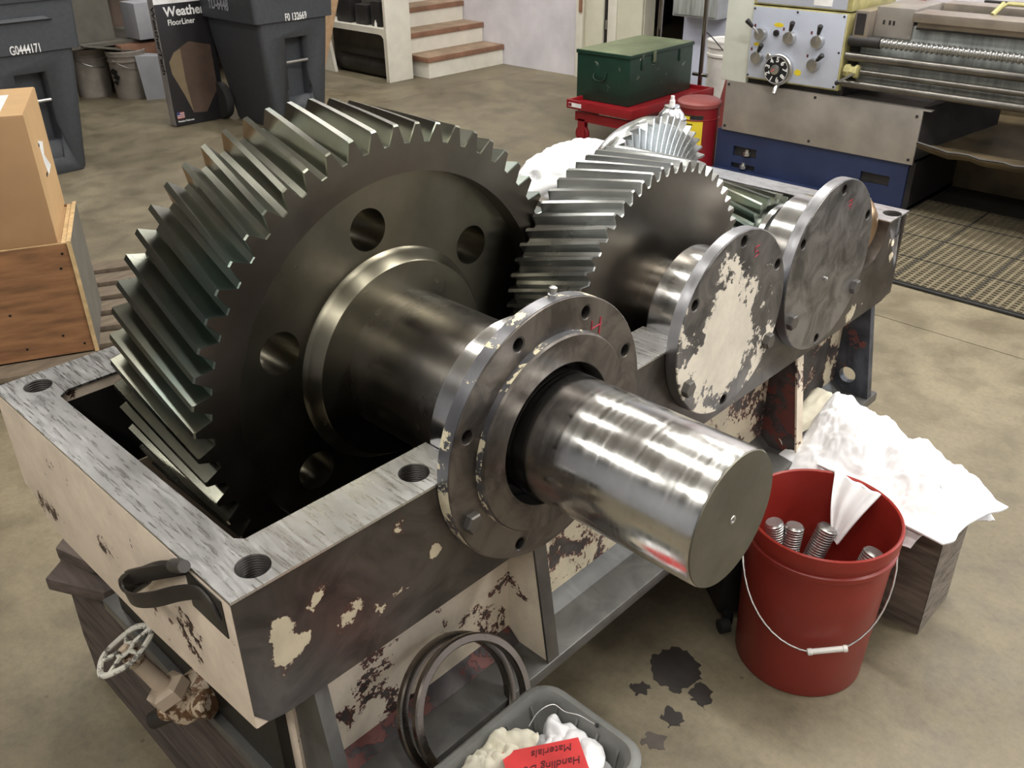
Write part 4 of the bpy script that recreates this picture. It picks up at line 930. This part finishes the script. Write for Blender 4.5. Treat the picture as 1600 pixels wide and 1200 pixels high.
# ---------------------------------------------------------------- red trolley with the green chest
DT = thing('red_trolley', 'red steel platform trolley on casters carrying the green chest', 'trolley', (-2.9, 4.62, 0))
def frame(nm, x, y, z, w_, mat):
    g = G(); g.box((x[0], x[1]), (y[0], y[0] + w_), z); g.box((x[0], x[1]), (y[1] - w_, y[1]), z); g.box((x[0], x[0] + w_), (y[0] + w_, y[1] - w_), z); g.box((x[1] - w_, x[1]), (y[0] + w_, y[1] - w_), z)
    return part(nm, g, mat, DT, bevel=.002)
frame('top_rim', (-3.18, -2.655), (4.27, 5.20), (.213, .268), .018, M['cart_red'])
g = G(); g.box((-3.162, -2.673), (4.288, 5.182), (.225, .245)); part('platform', g, M['cart_red'], DT)
frame('lower_frame', (-3.13, -2.70), (4.30, 5.10), (.135, .195), .02, M['cart_red'])
for (x, y) in ((-3.075, 4.315), (-2.76, 4.335), (-3.075, 5.02), (-2.76, 5.02)):
    g = G(); g.box((x - .028, x + .028), (y - .018, y - .014), (.035, .150)); g.box((x - .028, x + .028), (y + .014, y + .018), (.035, .150)); g.box((x - .03, x + .03), (y - .018, y + .018), (.140, .152)); 
    fk_ = part('caster_fork', g, M['cart_red'], DT)
    lathe('caster_wheel', [(-.012, .02), (-.012, .050), (-.009, .0535), (.009, .0535), (.012, .050), (.012, .02)], axis_T((x, y, .0535), (0, 1, 0)), M['red_dark'], fk_, 32)
for (x, y) in ((-2.715, 4.31), (-2.715, 4.40)):
    g = G(); g.box((x - .012, x + .012), (y - .012, y + .012), (.02, .14)); part('post', g, M['cart_red'], DT)
g = G(); g.box((-3.16, -3.055), (4.2685, 4.270), (.226, .252)); part('sticker', g, M['white'], DT)
g = G(); g.box((-3.158, -3.135), (4.2675, 4.2685), (.229, .249)); part('sticker_logo', g, M['red_dark'], DT)
GC_ = thing('green_chest', 'dark green metal chest with a rubbed lid on the red trolley', 'chest', (-3.03, 4.8, .246))
X0, X1, Ya, Yb = -3.262, -2.795, 4.425, 5.145
T0 = Matrix.Translation((X1, Ya, 0)) @ Matrix.Rotation(radians(1.5), 4, 'Z') @ Matrix.Translation((-X1, -Ya, 0))
X0 += .045; 
g = G(T0); g.box((X0, X1), (Ya, Yb), (.247, .535)); part('body', g, M['chest_green'], GC_, bevel=.004)
g = G(T0); g.box((X0 - .006, X1 + .006), (Ya - .006, Yb + .006), (.536, .558)); part('lid', g, M['chest_green'], GC_, bevel=.003)
g = G(T0); g.box((X0 - .001, X1 + .001), (Ya - .001, Yb + .001), (.558, .5595)); part('lid_top', g, M['chest_lid'], GC_)
g = G(T0); g.box((X1 + .006, X1 + .012), (Ya + .24, Ya + .27), (.490, .556)); part('hasp', g, M['chest_lid'], GC_, bevel=.002)
g = G(T0); g.tube([(X1 + .004, Ya + .235, .475), (X1 + .016, Ya + .24, .475), (X1 + .016, Ya + .27, .475), (X1 + .004, Ya + .275, .475)], .003, 6); part('staple', g, M['chest_green'], GC_)
for yy in (.12, .55):
    g = G(T0); g.box((X1 + .001, X1 + .006), (Ya + yy, Ya + yy + .025), (.455, .530)); part('latch', g, M['chest_green'], GC_, bevel=.001)
xm = (X0 + X1) / 2 - .02
g = G(T0); g.box((xm - .055, xm + .055), (Ya - .004, Ya), (.385, .440)); part('handle_plate', g, M['chest_green'], GC_, bevel=.002)
g = G(T0); g.tube(smooth_path([(xm - .045, Ya - .006, .43), (xm - .045, Ya - .016, .40), (xm - .02, Ya - .022, .385), (xm + .02, Ya - .022, .385), (xm + .045, Ya - .016, .40), (xm + .045, Ya - .006, .43)]), .005, 6); part('handle', g, M['chest_green'], GC_)
# chrome stand and pail and cone behind
SD = thing('chrome_stand', 'tall chrome pipe stand with two uprights behind the green chest', 'stand', (-3.0, 5.35, 0))
for (x, y) in ((-3.215, 5.30), (-2.837, 5.30)):
    g = G(); g.tube([(x, y, 0.01), (x + (.02 if x < -3 else .0), y, 1.5)], .0165, 12); part('upright', g, M['chrome'], SD)
g = G(); g.tube([(-2.90, 5.30, .315), (-2.78, 5.30, .315)], .012, 10); part('cross_peg', g, M['chrome'], SD)
g = G(); g.tube([(-3.215, 5.30, .015), (-2.837, 5.30, .015)], .0165, 10); part('foot_bar', g, M['chrome'], SD)
g = G(); g.tube(smooth_path([(-2.84, 5.32, .60), (-2.78, 5.34, .55), (-2.72, 5.36, .49), (-2.67, 5.37, .45)]), .004, 6); part('cable', g, M['black'], SD)
pail(-2.84, 5.62, .50, .14, M['white_plastic'], 'white lidded pail behind the chrome stand')
g = G(Matrix.Translation((-2.53, 5.25, 0)) @ Matrix.Rotation(-pi / 2, 4, 'Y')); g.lathe([(0, .16), (.02, .16), (.021, .12), (.5, .03), (.52, .025)], 32); tag(part('traffic_cone', g, M['red_lid'], None, loc=(-2.53, 5.25, 0)), 'dull red cone between the white pail and the lathe', 'cone')
RC = thing('red_can', 'round red waste can with a yellow label beside the lathe', 'can', (-2.03, 4.14, 0))
# stands left of the lathe
RC.location = (-2.185, 4.30, 0); TR = Matrix.Translation((-2.185, 4.30, 0)) @ Matrix.Rotation(-pi / 2, 4, 'Y')
lathe('body', [(0, .10), (.02, .118), (.30, .118), (.303, .121), (.308, .121), (.311, .118), (.372, .118)], TR, M['red_dark'], RC, 64)
lathe('lid', [(.372, .126), (.392, .128), (.398, .124), (.408, .110), (.412, .05)], TR, M['red_lid'], RC, 64)
for (z0, z1, mt, rr, a0_, a1_) in ((.14, .335, 'yellow', .1186, -2.05, -.75), (.302, .335, 'black', .1195, -2.05, -.75), (.308, .328, 'yellow', .1203, -1.75, -1.4)):
    g = G(); n = 14; g.loft([[(-2.185 + rr * cos(a0_ + (a1_ - a0_) * i / (n - 1)), 4.30 + rr * sin(a0_ + (a1_ - a0_) * i / (n - 1)), z) for i in range(n)] for z in (z0, z1)], False, False, closed=False); part('label', g, M[mt], RC, recalc=False)
for k in range(6):
    rr = .1192; g = G(); z0 = .285 - k * .024; n = 9; a0_, a1_ = -1.95, -1.25 - (k % 3) * .1
    g.loft([[(-2.185 + rr * cos(a0_ + (a1_ - a0_) * i / (n - 1)), 4.30 + rr * sin(a0_ + (a1_ - a0_) * i / (n - 1)), z) for i in range(n)] for z in (z0 - .006, z0)], False, False, closed=False); part('label_line', g, M['red_dark'] if k % 2 else M['black'], RC, recalc=False)

# ---------------------------------------------------------------- the lathe
LT = thing('lathe', 'large metalworking lathe with a cream headstock and blue base', 'lathe', (-.6, 4.7, 0))
F = 4.30
def lb_(nm, x, y, z, mat, bevel=.004, **k): return box(nm, x, y, z, M[mat], LT, bevel, **k)
base = plate('base', [(-2.045, .03), (-.92, .03), (-.92, .262), (-2.045, .262)], [[(-1.93, .121), (-1.78, .125), (-1.78, .178), (-1.93, .178)], [(-1.935, .052), (-1.78, .052), (-1.78, .082), (-1.935, .082)], [(-1.16, .122), (-1.003, .125), (-1.003, .18), (-1.16, .18)]], .02, TY(F + .02), M['lathe_blue'], LT)
g = G(); g.box((-2.045, -.93), (F + .0205, F + .65), (.03, .262)); part('base_body', g, M['lathe_blue'], LT)
for (x, z) in ((-1.855, .15), (-1.855, .066), (-1.08, .15)):
    box('pocket', (x - .085, x + .085), (F + .018, F + .0201), (z - .03, z + .032), M['lathe_dark'], LT)
for (x, z) in ((-1.84, .135), (-1.855, .058)): lathe('levelling_bolt', [(0, .022), (.02, .022), (.021, .012), (.035, .012)], axis_T((x, F + .002, z), (0, 0, 1)), M['zinc'], LT, 6)
lb_('plinth', (-2.04, -1.10), (F - .10, F), (.005, .045), 'lathe_blue', .003)
lb_('plinth', (-1.10, -.90), (F - .02, F + .66), (.0, .03), 'lathe_dark', .002)
g = G(); g.add([(-.92, F + .02, .0), (-.92, F + .66, .0), (-.92, F + .66, .262), (-.92, F + .02, .262), (-.90, F + .04, .0), (-.90, F + .64, .0), (-.90, F + .64, .262), (-.90, F + .04, .262)], [(4, 5, 6, 7), (0, 4, 7, 3), (1, 2, 6, 5), (3, 7, 6, 2)]); part('base_end', g, M['lathe_dark'], LT)
# splash panel
g = G(); g.box((-2.012, -.900), (F - .012, F), (.262, .530)); g.box((-2.012, -.862), (F - .012, F + .03), (.530, .534)); part('splash_panel', g, M['lathe_splash'], LT, bevel=.001)
for (x, z) in ((-1.995, .515), (-1.47, .515), (-.925, .50), (-1.995, .285), (-1.47, .285), (-.925, .285)):
    lathe('screw', [(0, .008), (.003, .007)], axis_T((x, F - .012, z), (0, -1, 0)), M['lathe_dark'], LT, 10)
lb_('cabinet', (-2.01, -.93), (F + .001, F + .6), (.263, .53), 'lathe_splash')
g = G(); g.add([(-.929, F + .01, .263), (-.929, F + .6, .263), (-.929, F + .6, .56), (-.929, F + .01, .53), (-.70, F + .5, .40), (-.70, F + .5, .60)], [(0, 1, 2, 3), (0, 4, 1), (3, 2, 5), (0, 3, 5, 4)]); part('drip_guard', g, M['lathe_dark'], LT, recalc=False)
lb_('end_column', (-2.06, -1.895), (F - .005, F + .6), (.532, 1.5), 'lathe_cream', .01)
lb_('recess', (-1.90, -1.34), (F + .02, F + .5), (.530, .60), 'lathe_dark')
g = G(); g.box((-1.893, -1.352), (F - .015, F + .5), (.563, .938)); part('feed_box', g, M['lathe_yellow'], LT, bevel=.006)
g = G(); g.box((-1.887, -1.362), (F - .0205, F - .0152), (.572, .932)); part('feed_panel', g, M['lathe_panel'], LT, bevel=.001)
g = G(); g.box((-1.893, -1.345), (F - .012, F + .5), (.944, 1.35)); part('headstock', g, M['lathe_yellow'], LT, bevel=.006)
g = G(); g.box((-1.875, -1.372), (F - .016, F - .012), (.952, 1.34)); part('headstock_panel', g, M['lathe_panel'], LT, bevel=.001)
g = G(); g.box((-1.55, -1.45), (F - .018, F - .016), (.962, 1.02)); part('data_plate', g, M['white'], LT)
FP = F - .0205
for (x, z) in ((-1.879, .922), (-1.375, .922), (-1.879, .582), (-1.375, .582), (-1.63, .922), (-1.375, .75)):
    lathe('screw', [(0, .006), (.003, .005)], axis_T((x, FP, z), (0, -1, 0)), M['lathe_dark'], LT, 8)
LV = [((-1.821, .800), (-1.895, .870)), ((-1.651, .797), (-1.625, .875)), ((-1.492, .794), (-1.470, .872)), ((-1.827, .680), (-1.790, .748)), ((-1.497, .680), (-1.44, .735))]
for (x, z), (ex, ez) in LV:
    hb_ = lathe('lever_hub', [(0, .034), (.012, .034), (.032, .030), (.034, .012)], axis_T((x, FP, z), (0, -1, 0)), M['zinc'], LT, 28)
    p0 = Vector((x, FP - .028, z)); p1 = Vector((ex, FP - .05, ez)); d = p1 - p0
    g = G(); g.tube([tuple(p0), tuple(p0 + d * .55)], .006, 8); part('lever_arm', g, M['zinc'], hb_)
    lathe('lever_grip', [(0, .007), (.004, .009), (.045, .014), (.050, .010)], axis_T(p0 + d * .5, d), M['black'], hb_, 16)
    box('symbol', (x - .05, x - .04), (FP - .0008, FP), (z + .03, z + .045), M['ink'], LT)
lathe('knob', [(0, .016), (.01, .016), (.012, .010)], axis_T((-1.735, FP, .812), (0, -1, 0)), M['black'], LT, 20)
lathe('knob', [(0, .016), (.014, .016), (.018, .010)], axis_T((-1.760, FP, .695), (0, -1, 0)), M['zinc'], LT, 20)
for (x, z, a) in ((-1.727, .852, .028), (-1.842, .745, .022), (-1.585, .628, .020)):
    plate('symbol', [(a * cos(t * pi / 8), .4 * a * sin(t * pi / 8) if a > .021 else .8 * a * sin(t * pi / 8)) for t in range(16)], [], .0008, TY(FP, x, z), M['yellow'], LT)
DC = Vector((-1.690, FP, .633))
lathe('dial_body', [(0, .080), (.022, .080), (.026, .076)], axis_T(DC, (0, -1, 0)), M['zinc'], LT, 48)
dk = DC + Vector((-.008, -.0262, 0))
dl_ = lathe('dial', [(0, .074), (.002, .074), (.0021, .05)], axis_T(dk, (0, -1, 0)), M['black'], LT, 48)
lathe('dial_ring', [(.0015, .0705), (.0028, .0705), (.0028, .0685), (.0015, .0685)], axis_T(dk, (0, -1, 0)), M['white'], dl_, 48, True)
for k in range(1, 10):
    a = radians(-115 - 40 * (k - 1)) 
    R_ = .052; u = Vector((sin(a + pi / 2), 0, 0))
    c_ = dk + Vector((R_ * cos(a), -.0026, R_ * sin(a))); th = a - pi / 2
    ux = Vector((cos(th), 0, sin(th))); uz = Vector((-sin(th), 0, cos(th)))
    text('numeral', str(k), .036, axes(c_ - uz * .012, ux, uz, (0, -1, 0)), M['white'], dl_, .001, .0008, 'CENTER')
lathe('dial_hub', [(0, .026), (.010, .024), (.012, .016)], axis_T(dk + Vector((-.004, -.002, 0)), (0, -1, 0)), M['zinc'], LT, 28)
g = G(axes(dk + Vector((-.012, -.0145, -.002)), (.7, 0, .7), (-.7, 0, .7), (0, -1, 0))); g.add([(-.016, 0, 0), (0, -.005, 0), (.012, 0, 0), (0, .005, 0)], [(0, 1, 2, 3)]); part('dial_pointer', g, M['flag_red'], LT, recalc=False)
g = G(); hp = DC + Vector((.02, -.02, -.075)); g.tube([tuple(hp), tuple(hp + Vector((.012, -.05, -.012)))], .005, 8); part('crank_arm', g, M['zinc'], LT)
lathe('crank_handle', [(0, .006), (.01, .010), (.032, .0135), (.040, .011), (.046, .012)], axis_T(hp + Vector((.008, -.045, .004)), (.06, -.55, -.85)), M['zinc'], LT, 16)
# control rod handle
g = G(); g.tube([(-1.345, F - .05, .612), (-1.27, F - .045, .665)], .006, 8); part('rod_handle', g, M['zinc'], LT)
lathe('handle_knob', [(0, .008), (.008, .012), (.018, .012), (.024, .006)], axis_T((-1.335, F - .05, .619), (-.8, 0, -.55)), M['black'], LT, 12)
# bed
g = G(); pr = [(F + .06, .60), (F + .50, .60), (F + .50, .90), (F + .06, .90)]
lb_('bed', (-1.34, 2.4), (F + .06, F + .50), (.600, .90), 'lathe_bed', .004)
lb_('rack', (-1.03, 2.4), (F + .035, F + .062), (.895, .925), 'lathe_way', .002)
lb_('rack_groove', (-1.03, 2.4), (F + .03, F + .04), (.888, .896), 'lathe_dark', .0)
lb_('front_way', (-1.045, 2.4), (F + .0, F + .17), (.925, .965), 'lathe_way', .003)
lb_('rear_way', (-1.045, 2.4), (F + .36, F + .5), (.925, .975), 'lathe_way', .003)
lb_('gap_floor', (-1.34, 2.4), (F + .17, F + .36), (.88, .93), 'lathe_dark', .0)
lb_('bed_end', (-1.355, -1.30), (F + .05, F + .5), (.57, .93), 'lathe_dark', .0)
lb_('gap_piece', (-1.320, -1.245), (F - .02, F + .30), (.832, .957), 'lathe_way', .004)
lb_('gap_piece', (-1.245, -1.055), (F + .05, F + .40), (.835, .975), 'lathe_splash', .004)
lb_('gap_window', (-1.310, -1.262), (F - .0215, F - .019), (.845, .945), 'lathe_dark', .0)
for dx in (0, .03, .05): lb_('gap_mark', (-1.205 + dx, -1.195 + dx), (F + .048, F + .05), (.895, .915), 'lathe_dark', .0)
pr = []; 
n = 130; p = .0245
for i in range(n): pr += [(i * p, .024), (i * p + p * .22, .024), (i * p + p * .42, .018), (i * p + p * .8, .018)]
lathe('lead_screw', pr, axis_T((-1.17, F + .0, .815), (1, 0, 0)), M['stud'], LT, 20, angle=20)
lathe('lead_screw_collar', [(0, .028), (.16, .028)], axis_T((-1.335, F, .815), (1, 0, 0)), M['lathe_dark'], LT, 20)
lathe('feed_rod', [(0, .022), (3.6, .022)], axis_T((-1.34, F, .738), (1, 0, 0)), M['rod'], LT, 20)
lathe('feed_rod', [(0, .014), (3.6, .014)], axis_T((-1.25, F, .668), (1, 0, 0)), M['rod'], LT, 20)
lathe('control_rod', [(0, .020), (3.6, .020)], axis_T((-1.34, F, .606), (1, 0, 0)), M['rod'], LT, 20)
lathe('rod_bearing', [(0, .030), (.02, .034), (.03, .024), (.05, .024), (.055, .034), (.07, .034), (.075, .02)], axis_T((-1.335, F, .668), (1, 0, 0)), M['lathe_yellow'], LT, 8, angle=20)
# chip tray
def tray_z(x, s): return .375 + .006 * sin(x * 17) + .004 * sin(x * 41 + 2) + (0 if s else 0)
g = G(); xs_ = [-.86 + .05 * i for i in range(66)]; L = []
for x in xs_:
    k = max(0, 1 - (x + .86) / .12); zf = tray_z(x, 0) + .035 * k
    L.append([(x, F - .12 + .01 * sin(x * 23), zf), (x, F - .11 + .01 * sin(x * 23), zf + .004), (x, F - .08, zf - .014), (x, F + .16, .335), (x, F + .62, .43), (x, F + .64, .50), (x, F + .64, .47), (x, F + .63, .42), (x, F + .16, .325), (x, F - .09, zf - .030)])
g.loft(L); part('chip_tray', g, M['tray'], LT, angle=60, recalc=True)
g = G(); g.tube([(l[1][0], l[1][1] - .004, l[1][2] + .001) for l in L], .007, 6); part('tray_lip', g, M['dark_metal'], LT)
lb_('tray_back', (-.93, 2.4), (F + .655, F + .68), (.0, .62), 'tray', .0)
lb_('far_pedestal', (1.5, 2.4), (F, F + .6), (0, .60), 'lathe_blue', .01)
box('wipe_rail', (-1.0, 1.4), (F + .80, F + .84), (.93, .95), M['lathe_dark'], LT)
g = G(); g.tube([(-.73, F + .2, .99), (-.70, F + .22, 1.01), (-.3, F + .22, 1.01)], .01, 8); g.tube([(-.72, F + .22, 1.01), (-.74, F + .16, .965)], .012, 8); part('taper_rail', g, M['lathe_yellow'], LT)
g = G(); g.box((-1.665, -1.625), (5.90, 5.94), (0, CEIL)); tag(part('red_pipe', g, M['cart_red'], None, loc=(-1.645, 5.92, 0)), 'narrow red pipe running up the back wall behind the lathe', 'pipe')

g = G(); g.loft([[(-.895, 4.56, .0003), (2.6, 4.56, .0003), (2.6, 4.954, .0003), (-.895, 4.954, .0003)], [(-.895, 4.56, .002), (2.6, 4.56, .002), (2.6, 4.954, .002), (-.895, 4.954, .002)]]); tag(part('dark_floor_sheet', g, M['mat_base'], None, loc=(.5, 4.75, 0)), 'flat black sheet laid to darken the floor under the lathe bed', 'mat')  # dark sheet that only darkens the floor beneath the bed
# ---------------------------------------------------------------- slotted floor mat
MT = thing('slotted_mat', 'dusty slotted anti-fatigue mat on the floor in front of the lathe', 'mat', (.2, 3.8, 0))
tw, td = .3175, .295
g = G(); 
x_0, y_0 = 0, 0
g.box((x_0, x_0 + tw - .002), (y_0, y_0 + td - .002), (.001, .004))
g.box((x_0, x_0 + .009), (y_0, y_0 + td - .001), (.004, .0145)); g.box((x_0, x_0 + tw - .001), (y_0, y_0 + .007), (.004, .0145))
first = None
gt = G(); n = 9
for i in range(n):
    xx = .012 + (tw - .014) * i / n; gt.box((xx + .010, xx + .010 + .012), (.009, td - .002), (.004, .014))
for j in range(11):
    yy = .012 + (td - .012) * j / 11; gt.box((.009, tw - .002), (yy + .010, yy + .010 + .009), (.004, .0135))
first = None
for i in range(-1, 9):
    for j in range(4 if i > 2 else 4):
        X = -.579 + (i) * tw; Yy = 3.418 + j * td
        if X < -.9: continue
        if first is None:
            b1 = G(); b1.v = [v + Vector((X, Yy, 0)) for v in g.v]; b1.f = g.f
            b2 = G(); b2.v = [v + Vector((X, Yy, 0)) for v in gt.v]; b2.f = gt.f
            o1 = part('mat_tile', b2, M['mat'], MT); o2 = part('tile_base', b1, M['mat_base'], o1); first = (o1, o2, X, Yy)
        else:
            a = first[0].copy(); COL.objects.link(a); a.parent = MT; a.location = first[0].location + Vector((X - first[2], Yy - first[3], 0))
            c_ = first[1].copy(); COL.objects.link(c_); c_.parent = a
g = G(); g.box((-.91, 2.6), (3.400, 3.4165), (.001, .012)); part('mat_edge', g, M['rubber'], MT, bevel=.003)

# ---------------------------------------------------------------- plywood crate, pallet and carton at the left
A0 = Vector((-2.231, .675, 0)); u = Vector((-.477, -.879, 0)); n_ = Vector((-.903, .430, 0)).normalized(); u = Vector((n_.y * -1, n_.x, 0)) ; 
if u.y > 0: u = -u
TQ = axes(A0, u, n_, (0, 0, 1))     # x: left along the front, y: back, z: up
PL = thing('pallet', 'weathered wooden pallet under the plywood crate', 'pallet', A0 + u * .4 + n_ * .4)
for k in range(7):
    g = G(TQ); y = -.10 + k * .15; g.box((-.13, 1.0), (y, y + .10), (.105, .125)); part('deck_board', g, M['pallet'], PL, bevel=.002)
for k in range(3):
    g = G(TQ); x = -.12 + k * .5; g.box((x, x + .06), (-.10, .90), (.022, .104)); part('runner', g, M['pallet'], PL, bevel=.002)
for k in range(5):
    g = G(TQ); y = -.10 + k * .22; g.box((-.13, 1.0), (y, y + .10), (.003, .021)); part('bottom_board', g, M['pallet'], PL, bevel=.002)
CR = thing('plywood_crate', 'open stained plywood crate on the pallet at the left edge', 'crate', A0 + u * .4 + n_ * .25 + Vector((0, 0, .126)))
g = G(TQ); g.box((.014, .95), (0, .012), (.130, .526)); part('front_panel', g, M['ply'], CR)
g = G(TQ); g.box((.0, .0125), (-.004, .44), (.126, .530)); part('side_panel', g, M['ply_grey'], CR)
g = G(TQ); g.box((-.0005, .0130), (-.0045, .4405), (.530, .532)); g.box((-.0005, .0130), (-.0055, -.0042), (.126, .532)); part('side_edge', g, M['ply_edge'], CR)
g = G(TQ); g.box((.0135, .030), (.001, .43), (.505, .5275)); part('cleat', g, M['ply_edge'], CR)
g = G(TQ); g.box((.95, .962), (0, .44), (.130, .526)); part('side_panel', g, M['ply'], CR)
g = G(TQ); g.box((.014, .95), (.428, .44), (.130, .526)); part('back_panel', g, M['ply'], CR)
g = G(TQ); g.box((.0135, .95), (.012, .428), (.490, .520)); part('inner_lid', g, M['card_top'], CR)
g = G(TQ); g.box((.012, .95), (-.0006, 0), (.5235, .528)); part('top_edge', g, M['ply_edge'], CR)
for (x, z) in ((.035, .49), (.05, .44), (.10, .20), (.04, .16), (.24, .30), (.22, .17), (.40, .24), (.37, .40), (.55, .18), (.32, .49), (.6, .33)):
    lathe('nail_hole', [(0, .0045), (.0006, .0045)], TQ @ axis_T((x, -.0001, z), (0, -1, 0)), M['bore_black'], CR, 10)
CT = thing('tall_carton', 'tall brown cardboard carton with a white label, standing in the crate', 'carton', A0 + u * .3 + n_ * .2 + Vector((0, 0, .521)))
g = G(TQ @ Matrix.Translation((.042, .014, 0))); g.box((0, .60), (0, .455), (.5215, .938)); part('box', g, M['card'], CT, bevel=.003)
g = G(TQ @ Matrix.Translation((.042, .014, 0))); g.box((-.0012, -.0002), (.002, .453), (.523, .937)); part('lit_side', g, M['card_top'], CT)  # paler skin: light on the carton's side put into its colour
g = G(TQ @ Matrix.Translation((.042, .014, 0))); g.box((.002, .598), (.002, .453), (.9382, .9394)); part('lit_top', g, M['card_top'], CT)  # same paler skin for the light falling on the carton's top
g = G(TQ @ Matrix.Translation((.042, .014, 0))); g.box((.07, .30), (.045, .34), (.9395, .9403)); part('label', g, M['white'], CT)
g = G(TQ @ Matrix.Translation((.042, .014, 0))); g.add([(-.0015, .17, .82), (-.012, .20, .81), (-.004, .22, .76), (-.014, .24, .72), (-.002, .225, .69), (-.0015, .19, .74)], [(0, 1, 2, 5), (2, 3, 4, 5)]); part('torn_tape', g, M['white'], CT, recalc=False)
for z in (.80, .70): 
    g = G(TQ @ Matrix.Translation((.042, .014, 0))); g.box((-.0022, -.0013), (.16, .20), (z, z + .01)); part('stamp', g, M['black'], CT)
